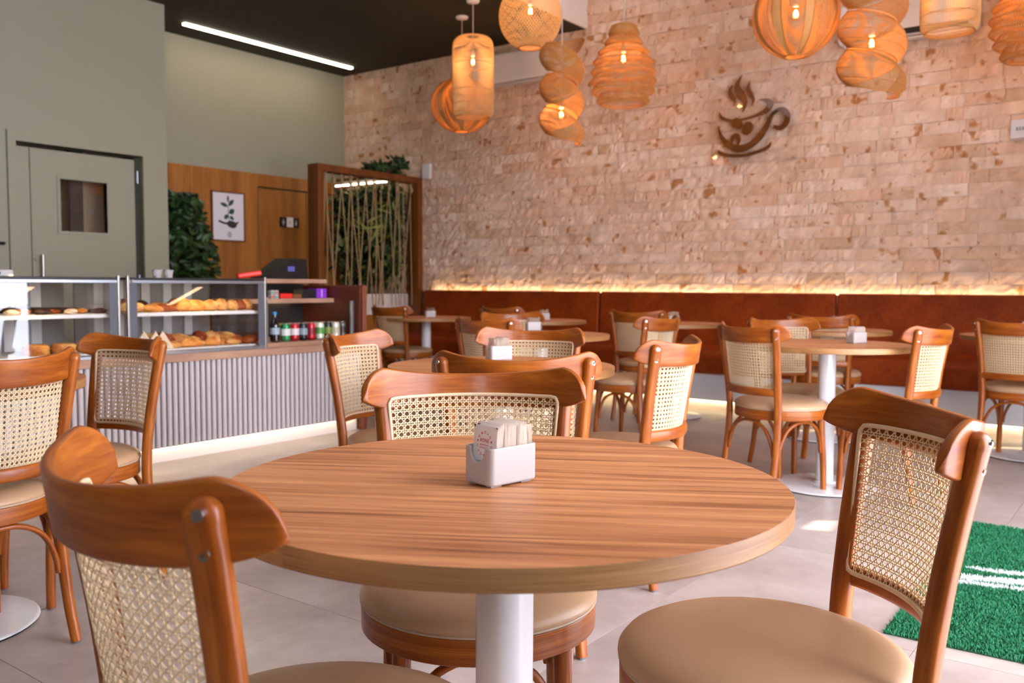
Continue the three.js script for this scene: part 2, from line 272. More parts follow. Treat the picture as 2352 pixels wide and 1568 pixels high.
// ---------------------------------------------------------------- bistro chair
const RR = 0.281, ZC = -0.0194;
const lean = (y) => -(y - 0.81) * 0.145;
function railGeo() {
  const N = 64, S = 0.286, pos = [], uv = [], idx = [], th = 0.0075;
  const top = (s) => { const a = Math.abs(s), t = Math.min(1, a / 0.225), base = 0.848 + 0.0225 * Math.pow(t, 2); if (a < 0.205) return base; const q = Math.min(1, (a - 0.205) / (S - 0.205)); return 0.8065 + (base - 0.8065) * Math.pow(Math.max(0, 1 - Math.pow(q, 2.3)), 0.5); };
  const bot = (s) => { const a = Math.abs(s) / S; return 0.772 + 0.009 * Math.pow(a, 2) + 0.022 * Math.pow(a, 6); };
  const prof = []; // rounded section, [height 0..1 , depth -1..1]
  const K = 6; for (let i = 0; i <= K; i++) prof.push([1 - i / K, 1, 0]); for (let i = 1; i < 4; i++) { const a = i / 4 * Math.PI; prof.push([0, Math.cos(a), -Math.sin(a)]); } for (let i = 0; i <= K; i++) prof.push([i / K, -1, 0]); for (let i = 1; i < 4; i++) { const a = i / 4 * Math.PI; prof.push([1, -Math.cos(a), Math.sin(a)]); }
  const w = prof.length;
  for (let i = 0; i <= N; i++) {
    const t = Math.max(-1, Math.min(1, -1 + 2 * i / N)), s = S * Math.sin(t * Math.PI / 2) * 0.35 + S * t * 0.65, e = Math.abs(s) > S - 1e-6 ? 0.3 : Math.min(1, 0.3 + (S - Math.abs(s)) / 0.006), f = s / RR, y0 = bot(s) + th * 0.5, y1 = Math.max(y0 + 0.001, top(s) - th * 0.5);
    for (const [h, d, r] of prof) { const y = y0 + (y1 - y0) * h + r * th * 0.55, R2 = RR - d * th * e; pos.push(R2 * Math.sin(f), y, ZC - R2 * Math.cos(f) + lean(y)); uv.push(s, y + d * 0.1); }
  }
  for (let i = 0; i < N; i++) for (let j = 0; j < w; j++) { const a = i * w + j, b = i * w + (j + 1) % w; idx.push(a, a + w, b, b, a + w, b + w); }
  for (const [o, fl] of [[0, 0], [N * w, 1]]) for (let j = 1; j < w - 1; j++) fl ? idx.push(o, o + j + 1, o + j) : idx.push(o, o + j, o + j + 1);
  const g = new THREE.BufferGeometry(); g.setAttribute('position', new THREE.Float32BufferAttribute(pos, 3)); g.setAttribute('uv', new THREE.Float32BufferAttribute(uv, 2)); g.setIndex(idx); g.computeVertexNormals();
  return g;
}
// the woven back: u across -1..1, v up 0..1, d towards the sitter
const CW = (v) => 0.166 + 0.022 * v, CY = (v) => 0.538 + 0.265 * v;
function cane(u, v, d = 0) {
  const z = -0.193 - 0.026 * v - (0.05 + 0.018 * v) * (1 - u * u), x = CW(v) * u, dz = (0.05 + 0.018 * v) * 2 * u / CW(v), l = Math.hypot(1, dz);
  return V(x - dz / l * d, CY(v), z + d / l + 0);
}
function caneN(u, v) { const dz = (0.05 + 0.018 * v) * 2 * u / CW(v); return V(-dz, 0.1, 1).normalize(); }
function caneGeo() {
  const nu = 25, nv = 18, S = new Strips(), w = 0.15;
  const line = (a, b, n, d, width) => { const P = [], N = []; for (let k = 0; k <= n; k++) { const t = k / n, x = a[0] + (b[0] - a[0]) * t, y = a[1] + (b[1] - a[1]) * t, u = x / nu * 2 - 1, v = y / nv; P.push(cane(u, v, d + (k % 2 ? 0.00035 : -0.00035))); N.push(caneN(u, v)); } S.add(P, N, width, 0.0009); };
  for (let i = 0; i <= nu; i++) for (const o of [-w, w]) { const x = i + o; if (x > 0 && x < nu) line([x, 0], [x, nv], 9, 0, 0.0017); }
  for (let j = 0; j <= nv; j++) for (const o of [-w, w]) { const y = j + o; if (y > 0 && y < nv) line([0, y], [nu, y], 25, 0.0007, 0.0017); }
  for (let k = -nv; k < nu + nv; k++) {
    const c = k + 0.5; // x - y = c
    let x0 = Math.max(0, c), x1 = Math.min(nu, c + nv); if (x1 - x0 > 0.4) line([x0, x0 - c], [x1, x1 - c], Math.max(1, Math.round((x1 - x0) * 0.9)), 0.0014, 0.0019);
    const e = k + 0.5; x0 = Math.max(0, e - nv); x1 = Math.min(nu, e); if (x1 - x0 > 0.4) line([x0, e - x0], [x1, e - x1], Math.max(1, Math.round((x1 - x0) * 0.9)), -0.0006, 0.0019);
  }
  return S.build();
}
function boltGeo() {
  const s = new THREE.Shape(); s.absarc(0, 0, 0.0062, 0, 7, false); const a = 0.001, b = 0.0034;
  s.holes.push(new THREE.Path([[a, a], [b, a], [b, -a], [a, -a], [a, -b], [-a, -b], [-a, -a], [-b, -a], [-b, a], [-a, a], [-a, b], [a, b]].map((q) => new THREE.Vector2(...q))));
  const g = new THREE.ExtrudeGeometry(s, { depth: 0.0012, bevelEnabled: true, bevelSize: 0.0008, bevelThickness: 0.0012, bevelSegments: 2, curveSegments: 14 });
  return mergeGeometries([g, new THREE.CylinderGeometry(0.0062, 0.0062, 0.0012, 14).rotateX(Math.PI / 2).translate(0, 0, -0.0008).toNonIndexed()]);
}
function makeChair() {
  const t = thing('bistro_chair', 'chair', 'chair');
  const cushion = obj('seat_cushion', lathe([[0, 0.486], [0.06, 0.486], [0.12, 0.4845], [0.17, 0.481], [0.205, 0.474], [0.225, 0.464], [0.2335, 0.453], [0.234, 0.446], [0.230, 0.4405], [0.224, 0.439], [0, 0.439]], 64), M.vinyl, t);
  obj('piping', new THREE.TorusGeometry(0.2305, 0.0028, 8, 64).rotateX(Math.PI / 2).translate(0, 0.4405, 0), M.piping, cushion);
  obj('seat_ring', lathe([[0.205, 0.388], [0.227, 0.388], [0.2305, 0.391], [0.231, 0.434], [0.228, 0.438], [0.205, 0.438], [0.205, 0.388]], 64), M.chair, t);
  const bolt = boltGeo();
  for (const s of [-1, 1]) {
    const fl = obj('leg', sweep([[s * 0.158, 0.005, 0.15], [s * 0.156, 0.15, 0.146], [s * 0.150, 0.3, 0.136], [s * 0.147, 0.432, 0.13]], (k) => [0.0145 + 0.0035 * k, 0.0145 + 0.0035 * k], { seg: 14, rad: 14 }), M.chair, t);
    obj('glide', cyl(s * 0.158, 0, 0.15, 0.0105, 0.0125, 0.007, 16), M.steel, fl);
    const rl = obj('leg', sweep([[s * 0.190, 0.005, -0.236], [s * 0.184, 0.12, -0.212], [s * 0.179, 0.28, -0.192], [s * 0.177, 0.44, -0.186], [s * 0.184, 0.6, -0.200], [s * 0.195, 0.74, -0.220], [s * 0.2055, 0.853, -0.2395]], (k) => { const q = k > 0.978 ? Math.sqrt(Math.max(0.03, 1 - Math.pow((k - 0.978) / 0.0222, 2))) : 1; const b = 0.0142 + 0.0028 * Math.sin(Math.min(1, k * 1.3) * Math.PI * 0.6); return [b * 0.98 * q, b * 1.12 * q]; }, { seg: 40, rad: 16, square: 0.3, up: V(s * 0.72, 0, -0.69), ease: (t) => t < 0.75 ? t / 0.75 * 0.97 : 0.97 + 0.03 * Math.sin((t - 0.75) / 0.25 * Math.PI / 2) }), M.chair, t);
    obj('glide', cyl(s * 0.190, 0, -0.236, 0.0105, 0.0125, 0.007, 16), M.steel, rl);
    for (const [y, z] of [[0.836, -0.2365], [0.797, -0.2295]]) { const b = obj('bolt', bolt, M.metal, rl); const n = V(s * 0.72, 0.12, -0.69).normalize(); b.position.set(s * (y > 0.82 ? 0.2038 : 0.200), y, z).addScaledVector(n, 0.0168); b.lookAt(b.position.clone().add(n)); }
  }
  obj('backrest_rail', railGeo(), M.chair, t);
  // cross rail under the cane
  { const P = []; for (let k = -8; k <= 8; k++) { const u = k / 8 * 1.05, q = cane(u, -0.03, -0.012); P.push([q.x, 0.531, q.z]); } obj('cross_rail', sweep(P, () => [0.019, 0.0095], { seg: 28, rad: 12, square: 0.8, up: V(0, 1, 0) }), M.chair, t); }
  tag(obj('cane_mesh', caneGeo(), M.cane, t), null, null, null, 'stuff');
  { const P = [], rC = 0.06; const path = []; const seg = (a, b, n) => { for (let k = 0; k < n; k++) path.push([a[0] + (b[0] - a[0]) * k / n, a[1] + (b[1] - a[1]) * k / n]); };
    seg([-0.93, 0], [0.93, 0], 16); path.push([0.985, 0.015]); seg([1, 0.06], [1, 0.94], 6); path.push([0.985, 0.985]); seg([0.93, 1], [-0.93, 1], 16); path.push([-0.985, 0.985]); seg([-1, 0.94], [-1, 0.06], 6); path.push([-0.985, 0.015]);
    for (const [u, v] of path) P.push(cane(u, v, 0.0022)); obj('cane_binding', sweep(P, 0.0042, { seg: 110, rad: 7, closed: true }), M.caneEdge, t); }
  // bentwood braces under the ring
  const arch = (a, b, bow) => { const m = [(a[0] + b[0]) / 2, 0, (a[2] + b[2]) / 2], n = V(b[0] - a[0], 0, b[2] - a[2]), at = (k, y) => [a[0] + (b[0] - a[0]) * k + bow[0] * 4 * k * (1 - k), y, a[2] + (b[2] - a[2]) * k + bow[1] * 4 * k * (1 - k)]; return sweep([at(0.045, a[1]), at(0.07, a[1] + 0.05), at(0.18, 0.335), at(0.34, 0.370), at(0.5, 0.378), at(0.66, 0.370), at(0.82, 0.335), at(0.93, b[1] + 0.05), at(0.955, b[1])], () => [0.0095, 0.008], { seg: 28, rad: 10, square: 0.2 }); };
  const fL = [0.152, 0.21, 0.138], rL = [0.179, 0.21, -0.196];
  obj('brace', arch([-fL[0], 0.21, fL[2]], fL, [0, 0.025]), M.chair, t);
  obj('brace', arch([-rL[0], 0.21, rL[2]], rL, [0, -0.012]), M.chair, t);
  for (const s of [-1, 1]) obj('brace', arch([s * fL[0], 0.21, fL[2]], [s * rL[0], 0.21, rL[2]], [s * 0.02, 0]), M.chair, t);
  return t;
}
const chair0 = makeChair(); let placed = 0;
function chair(x, z, deg, label, group) {
  const c = placed++ ? chair0.clone() : chair0;
  if (c !== chair0) { c.name = numbered('bistro_chair'); scene.add(c); }
  c.position.set(x, 0, z); c.rotation.y = deg * R; c.userData = { label, category: 'chair', group: 'cane-backed bistro chairs' };
  return c;
}
chair(-0.527, -1.392, 305.1, 'large chair at right of the nearest table, beside the green mat');
chair(-1.094, -1.359, 41.9, 'chair facing the camera across the nearest table, right behind the sugar holder');
chair(-0.881, -0.760, 169.2, 'closest chair, cut off at lower left, seen from behind with two screws');
chair(-1.638, -4.519, 153.6, 'chair seen from behind with pale lit seat, left of the right middle table post');
chair(-1.606, -2.184, 214.5, 'rear view chair directly behind the chair that faces the camera at the nearest table');
chair(-2.395, -2.53, 109.8, 'white-lit cane chair before the end of the ribbed counter, left of the second table');
chair(-1.674, -2.884, 276.8, 'sideways chair with narrow white-lit cane, right of the second table');
chair(-2.78, -1.09, 274, 'chair cut off by the left picture edge, pale cane seen from behind');
chair(-3.048, -1.530, 1.1, 'lone chair before the ribbed counter front, under the left pastry case');
chair(-2.185, -3.00, 26.4, 'chair facing the camera at the far side of the second table');
chair(-1.732, -5.130, 55.2, 'chair facing the camera behind the right middle table, left of its post');
chair(-1.985, -6.353, 187, 'rear view chair behind the right middle table, facing the bench at its right seam');
chair(-1.196, -4.764, 262.5, 'sideways chair with white-lit cane at the right end of the right middle table');
chair(-0.743, -6.147, 174.2, 'chair cut off by the right picture edge, facing the bench');
chair(-5.737, -6.061, 179.2, 'farthest left chair, in front of the cord screen and planter');
chair(-4.789, -6.476, 177, 'topmost of the stacked chair rails at centre, in front of the left bench module');
chair(-3.595, -4.936, 58.6, 'chair facing the camera, second rail from the top in the stack at centre');
chair(-3.222, -4.284, 178.2, 'rear view chair, third rail from the top in the stack at centre');
chair(-3.370, -6.299, 186.8, 'rear view chair facing the middle bench table, left of its sugar holder');
chair(-2.831, -5.049, 268.5, 'sideways chair with round beige seat, before the middle bench module');

// ---------------------------------------------------------------- tables
const TH = 0.755;
function makeTable(r = 0.42) {
  const t = thing('cafe_table', 'table', 'table');
  const top = obj('tabletop', (() => { const g = lathe([[0, TH], [r - 0.002, TH], [r - 0.0006, TH - 0.0006]], 96), p = g.attributes.position, uv = g.attributes.uv; for (let i = 0; i < p.count; i++) { const x = p.getX(i), z = p.getZ(i), a = 30 * R; uv.setXY(i, x * Math.cos(a) - z * Math.sin(a), x * Math.sin(a) + z * Math.cos(a)); } return g; })(), M.table, t);
  obj('edge_band', (() => { const g = lathe([[r - 0.0006, TH - 0.0006], [r, TH - 0.002], [r, TH - 0.026], [r - 0.0015, TH - 0.0285], [0.05, TH - 0.0285], [0, TH - 0.0285]], 96), p = g.attributes.position, uv = g.attributes.uv; for (let i = 0; i < p.count; i++) uv.setXY(i, uv.getX(i) * 2 * Math.PI * r, p.getY(i)); return g; })(), M.edge, top);
  obj('post', cyl(0, 0.012, 0, 0.044, 0.044, TH - 0.042, 48), M.white, t);
  const b = obj('base', lathe([[0, 0.024], [0.05, 0.023], [0.16, 0.019], [0.262, 0.013], [0.2705, 0.010], [0.272, 0.0075], [0.27, 0.006], [0, 0.006]], 72), M.white, t);
  obj('rubber_ring', lathe([[0.24, 0], [0.268, 0], [0.269, 0.0062], [0.24, 0.0062], [0.24, 0]], 64), M.rubber, b);
  obj('collar', lathe([[0.044, 0.03], [0.058, 0.028], [0.062, 0.022], [0.044, 0.02]], 40), M.white, b);
  obj('mounting_plate', bx(-0.15, 0.15, TH - 0.0335, TH - 0.0285, -0.15, 0.15), M.black, t);
  return t;
}
const table0 = makeTable(); let nt = 0;
function table(x, z, label, turn = 0) { const c = nt++ ? table0.clone() : table0; if (c !== table0) { c.name = numbered('cafe_table'); scene.add(c); } c.position.set(x, 0, z); c.rotation.y = turn * R; c.userData = { label, category: 'table', group: 'round wood-topped cafe tables' }; }
table(-0.810, -1.069, 'nearest round table, large wood-grain top filling the foreground on a thick white post');
table(-2.02, -2.64, 'second round table, partly hidden behind the two chair backs beyond the nearest table');
table(-1.475, -4.74, 'round table in the right middle ground on a white post and disc base');
table(-3.15, -4.52, 'round table at centre back, only its right edge showing behind a chair rail');
table(-4.45, -6.33, 'bench table at back centre left of the first bench seam');
table(-3.315, -6.56, 'bench table in the middle of the bench, right of the chair with two posts');
table(-5.62, -6.19, 'farthest left bench table with a slim white post, beside the cord screen');
table(-1.965, -6.29, 'bench table mostly hidden behind the right middle table');
table(-0.72, -6.38, 'bench table cut off by the right edge of the picture');
table(-2.995, -1.10, 'table cut off by the left edge, hidden behind the leftmost chair');

// ---------------------------------------------------------------- bench along the stone wall
{
  const xs = [-6.985, -4.63, -2.318, 0.0, 0.6];
  const names = ['left', 'second', 'third', 'last'];
  const lab = ['left module of the rust leather bench, between the cord screen and the first back seam', 'middle module of the rust leather bench, behind the centre bench tables', 'right module of the rust leather bench, behind the right bench tables'];
  for (let i = 0; i < 3; i++) {
    const x0 = xs[i] + 0.006, x1 = xs[i + 1] - 0.006, t = thing('bench_module', lab[i], 'bench', [(x0 + x1) / 2, 0, -7.4], 0, 'modules of the wall bench'), hw = (x1 - x0) / 2;
    obj('back_cushion', rb(-hw, hw, 0.50, 1.014, -0.262, -0.20, 0.022, 4).rotateX(-0.055).translate(0, -0.005, -0.02 + 0.03), M.leather, t);
    obj('seat_cushion', (() => { const s = new THREE.Shape(); s.moveTo(-0.22, 0.31); s.lineTo(0.235, 0.305); s.quadraticCurveTo(0.262, 0.31, 0.262, 0.34); s.lineTo(0.262, 0.44); s.quadraticCurveTo(0.262, 0.487, 0.21, 0.497); s.quadraticCurveTo(0.0, 0.52, -0.22, 0.53); s.lineTo(-0.22, 0.31); const g = boxUV(new THREE.ExtrudeGeometry(s, { depth: hw * 2 - 0.012, bevelEnabled: true, bevelSize: 0.006, bevelThickness: 0.006, bevelSegments: 2, curveSegments: 8 }).rotateY(-Math.PI / 2).translate(hw - 0.006, 0, 0)); return g; })(), M.leather, t);
    obj('front_panel', bx(-hw - 0.006, hw + 0.006, 0.068, 0.305, 0.195, 0.215), M.grey, t);
  }
  const base = struct('trim_6', [bx(-6.985, 0.6, 0, 0.305, ZS, -7.222)], M.grey);
  struct('baseboard_back', rb(-6.985, 0.6, 0, 0.066, -7.222, -7.21, 0.002, 1), M.ceil);
  const s1 = obj('led_strip', bx(-6.93, 0.55, 0.985, 0.99, -7.725, -7.713), M.led); tag(s1, 'warm led strip glowing in the gap between the bench back and the stone wall', 'light');
  rectLight('#ffdca4', 7, 7.4, 0.03, [-3.19, 0.995, -7.705], [-3.19, 2, -7.73]);
  const s2 = obj('led_strip', bx(-6.93, 0.55, 0.0625, 0.067, -7.205, -7.19), M.led); tag(s2, 'warm led strip glowing under the front edge of the bench near the floor', 'light');
  rectLight('#ffdfa2', 8, 7.4, 0.02, [-3.19, 0.060, -7.197], [-3.19, -1, -7.10]);
}
// ---------------------------------------------------------------- wall fittings
{
  const ac = (x0, y0, label, open) => {
    const t = thing('air_conditioner', label, 'air conditioner', [x0 + 0.51, y0, ZS], 0, 'white air conditioners on the stone wall');
    obj('housing', rb(-0.51, 0.51, 0.02, 0.33, 0.012, 0.225, 0.03, 4), M.white, t);
    if (open) obj('outlet', bx(-0.46, 0.46, 0.03, 0.075, 0.19, 0.228), M.black, t);
    obj('louver', rb(-0.45, 0.45, 0, 0.012, 0.13, 0.235, 0.004, 1).rotateX(0.25).translate(0, 0.045, 0.01), M.white, t);
    obj('badge', bx(-0.28, -0.26, 0.16, 0.175, 0.224, 0.228), M.steel, t);
  };
  ac(-6.17, 3.14, 'white air conditioner high on the stone wall under the dark ceiling, behind the left lamps');
  ac(-2.33, 2.99, 'white air conditioner at top right of the stone wall, behind the twisted lamp', true);
  const sw = thing('wall_switch', 'white switch plate alone on the stone wall at the right edge of the picture', 'switch', [-1.02, 2.24, ZS + 0.024]);
  obj('plate', rb(-0.065, 0.065, -0.07, 0.07, 0, 0.014, 0.006, 2), M.white, sw); for (const k of [-1, 0, 1]) obj('rocker', rb(k * 0.02 - 0.008, k * 0.02 + 0.008, -0.013, 0.013, 0.012, 0.018, 0.003, 1), M.steel, sw);
  const ob = thing('intercom', 'small white box on the stone wall above the right end of the cord screen', 'wall box', [-6.98, 2.35, ZS + 0.024]);
  obj('housing', rb(-0.06, 0.06, -0.085, 0.085, 0, 0.04, 0.01, 2), M.white, ob); obj('button', cyl(0, 0, 0, 0.008, 0.008, 0.006, 14).rotateX(Math.PI / 2).translate(0, -0.05, 0.038), M.steel, ob);
}
// coffee cup emblem behind a clear plate; outlines in metres about its centre
{
  const t = thing('cup_emblem', 'brown coffee cup emblem with steam on the stone wall', 'sign', [-3.105, 2.545, ZS + 0.05]);
  const s = 1 / 340 * 0.346 * 0.96 * 2.95 / 6.53; // pixels of the emblem study to metres, from its own width
  const C = [1120, 770], K = 0.655 / 985, P = (x, y) => [(x - C[0]) * K, -(y - C[1]) * K];
  const em = std({ color: '#6b3a08', roughness: 0.35 });
  const blade = (pts, d = 0.012) => { const sh = new THREE.Shape(); const q = pts.map((p) => P(...p)); const c = new THREE.CatmullRomCurve3(q.map((p) => V(p[0], p[1], 0)), true, 'centripetal').getPoints(90); sh.setFromPoints(c.map((p) => new THREE.Vector2(p.x, p.y))); return new THREE.ExtrudeGeometry(sh, { depth: d, bevelEnabled: true, bevelSize: 0.002, bevelThickness: 0.002, bevelSegments: 1 }); };
  // a stroke with its own width at every point: [x, y, width]
  const stroke = (pts) => { const L = [], Rr = [], c = new THREE.CatmullRomCurve3(pts.map((p) => V(p[0], p[1], p[2])), false, 'centripetal'), n = 48; for (let i = 0; i <= n; i++) { const p = c.getPoint(i / n), q = c.getTangent(i / n), l = Math.hypot(q.x, q.y) || 1, w = Math.max(2, p.z) / 2; L.push(P(p.x - q.y / l * w, p.y + q.x / l * w)); Rr.push(P(p.x + q.y / l * w, p.y - q.x / l * w)); } const sh = new THREE.Shape([...L, ...Rr.reverse()].map((p) => new THREE.Vector2(...p))); return new THREE.ExtrudeGeometry(sh, { depth: 0.012, bevelEnabled: true, bevelSize: 0.0015, bevelThickness: 0.0015, bevelSegments: 1 }); };
  obj('steam', stroke([[835, 320, 4], [795, 385, 40], [830, 475, 62], [870, 530, 36], [862, 600, 4]]), em, t);
  obj('steam', stroke([[965, 205, 4], [900, 320, 62], [945, 450, 105], [1015, 560, 62], [985, 690, 4]]), em, t);
  obj('steam', stroke([[1075, 300, 4], [1055, 385, 44], [1090, 470, 52], [1128, 545, 30], [1110, 615, 4]]), em, t);
  obj('rim', stroke([[650, 660, 8], [690, 735, 42], [830, 785, 30], [990, 785, 26], [1170, 755, 34], [1320, 695, 66], [1360, 620, 84], [1310, 575, 50], [1215, 553, 4]]), em, t);
  obj('bowl', stroke([[640, 840, 6], [690, 990, 42], [800, 1110, 86], [940, 1170, 96], [1090, 1140, 84], [1230, 1030, 84], [1330, 890, 66], [1390, 770, 44], [1480, 710, 34]]), em, t);
  obj('handle', stroke([[1400, 770, 12], [1450, 722, 40], [1530, 715, 60], [1590, 790, 74], [1580, 890, 70], [1510, 950, 62], [1415, 925, 40]]), em, t);
  obj('saucer', stroke([[648, 1160, 4], [670, 1200, 46], [790, 1245, 42], [1000, 1265, 36], [1200, 1235, 36], [1340, 1185, 40], [1385, 1125, 6]]), em, t);
  const bean = (x, y, rx, ry, a) => { const o = obj('bean', [-1, 1].map((k) => blade(Array.from({ length: 14 }, (_, i) => { const th = i / 13 * Math.PI - Math.PI / 2, px = k * (Math.cos(th) * rx + 5), py = Math.sin(th) * ry, wob = Math.sin(th * 2) * 5; return [x + (px + wob) * Math.cos(a) - py * Math.sin(a), y + (px + wob) * Math.sin(a) + py * Math.cos(a)]; }))), em, t); };
  bean(908, 832, 62, 76, -0.5); bean(1055, 912, 66, 88, 0.72); 
  obj('bean', stroke([[835, 1090, 10], [860, 1010, 60], [910, 1000, 70], [940, 1060, 40], [920, 1120, 20]]), em, t);
  obj('clear_plate', rb(-0.42, 0.42, -0.42, 0.42, 0.018, 0.021, 0.001, 1), M.glass, t);
  for (const [x, y] of [[-0.38, 0.38], [0.38, 0.38], [-0.38, -0.38], [0.38, -0.38]]) obj('standoff', cyl(x, -0.025, -y, 0.007, 0.007, 0.05, 12).rotateX(Math.PI / 2), M.metal, t);
}
// ---------------------------------------------------------------- ceiling led line
{
  const s = obj('linear_light', bx(-7.985, -7.935, HS - 0.02, HS + 0.004, -7.47, -5.25), M.ledWhite); tag(s, 'long bright led line set in the dark ceiling over the counter', 'light');
  rectLight('#ffe4b8', 7, 0.05, 2.2, [-7.96, HS - 0.026, -6.36], [-7.96, 0, -6.36]);
}
// ---------------------------------------------------------------- service counter
const XC = -4.75;
{
  const t = thing('service_counter', 'long counter with ribbed pale front and wood trim, under the pastry cases', 'counter', [XC, 0, -2.8]);
  const Z = (z) => z + 2.8;
  obj('carcass', bx(-0.62, -0.016, 0.088, 0.589, Z(-4.53), Z(-0.6)), std({ color: '#726c6a', roughness: 0.7 }), t);
  const sl = new THREE.CylinderGeometry(0.0142, 0.0142, 0.501, 12, 1, false, 0, Math.PI).scale(1, 1, 1);
  for (let z = -4.515, i = 0; z < -0.65; z += 0.0379, i++) { const m = obj('slat', sl, M.slat, t); m.position.set(-0.012, 0.3385, Z(z)); }
  obj('trim_board', rb(-0.64, 0.012, 0.589, 0.636, Z(-4.533), Z(-0.6), 0.003, 2), M.trim, t);
  obj('plinth', rb(-0.6, -0.035, 0, 0.088, Z(-4.52), Z(-0.6), 0.002, 1), M.ceil, t);
  const s = obj('led_strip', bx(XC - 0.03, XC - 0.014, 0.0815, 0.0865, -4.5, -0.65), M.led); tag(s, 'warm led strip shining down from under the ribbed counter front', 'light');
  rectLight('#ffdfa0', 10, 0.03, 3.85, [XC - 0.018, 0.079, -2.58], [XC + 0.03, 0, -2.58]);
}
// glass pastry cases
const interior = std({ color: '#8f8a84', roughness: 0.6 }), pale = std({ color: '#d8d4cd', roughness: 0.6 }), border = phy({ color: '#5d5f66', roughness: 0.25, clearcoat: 0.5 });
function vitrine(z0, z1, label, full) {
  const w = Math.abs(z1 - z0) / 2, t = thing('pastry_case', label, 'display case', [XC, 0.636, (z0 + z1) / 2], 0, 'glass pastry cases on the counter');
  obj('front_glass', bx(-0.012, -0.006, 0.018, 0.437, -w + 0.01, w - 0.01), M.glass, t);
  const tp = obj('top', rb(-0.62, 0.004, 0.437, 0.45, -w, w, 0.003, 1), M.black, t);
  obj('top_lip', rb(-0.035, 0.003, 0.418, 0.437, -w + 0.016, w - 0.016, 0.003, 1), M.steel, t);
  obj('base', rb(-0.62, 0.003, 0, 0.018, -w, w, 0.003, 1), M.steel, t);
  for (const k of [-1, 1]) {
    obj('post', rb(-0.014, 0.006, 0, 0.462, k > 0 ? w - 0.016 : -w, k > 0 ? w : -w + 0.016, 0.004, 2), M.metal, t);
    obj('glass_border', bx(-0.0052, -0.003, 0.02, 0.435, k > 0 ? w - 0.062 : -w + 0.016, k > 0 ? w - 0.016 : -w + 0.062), border, t);
    obj('side_glass', bx(-0.6, -0.014, 0.018, 0.437, k * (w - 0.008) - 0.003, k * (w - 0.008) + 0.003), M.glass, t);
  }
  obj('knob', cyl(0, 0, 0, 0.009, 0.009, 0.014, 16).rotateZ(-Math.PI / 2).translate(0.002, 0.43, w - 0.03), M.metal, t);
  const sh = obj('shelf', rb(-0.58, -0.05, 0.232, 0.24, -w + 0.02, w - 0.02, 0.002, 1), M.glass, t);
  obj('shelf_rail', rb(-0.05, -0.04, 0.226, 0.244, -w + 0.02, w - 0.02, 0.003, 1), M.white, t);
  obj('tray', rb(-0.5, -0.06, 0.241, 0.248, -w + 0.05, w - 0.05, 0.003, 1), pale, t);
  obj('tray', rb(-0.52, -0.05, 0.02, 0.03, -w + 0.04, w - 0.04, 0.003, 1), pale, t);
  obj('back_panel', bx(-0.62, -0.605, 0.018, 0.437, -w + 0.012, w - 0.012), interior, t);
  for (const k of [-0.62, -0.3, 0.02, 0.4, 0.68]) obj('door_rail', rb(-0.605, -0.59, 0.02, 0.435, w * k - 0.03, w * k + 0.03, 0.003, 1), pale, t);
  const l = obj('led_bar', rb(-0.075, -0.04, 0.428, 0.437, -w + 0.05, w - 0.05, 0.004, 1), M.led, t);
  rectLight('#ffd9a8', 15, 0.04, w * 1.8, [XC - 0.08, 0.636 + 0.42, (z0 + z1) / 2], [XC - 0.22, 0.636, (z0 + z1) / 2]);
}
vitrine(-2.742, -3.70, 'right glass pastry case full of breads and rolls, nearer the drinks niche');
vitrine(-1.745, -2.702, 'left glass pastry case mirroring the bright street, with small cookies inside');
vitrine(-0.7, -1.70, 'pastry case beyond the left edge of the picture');
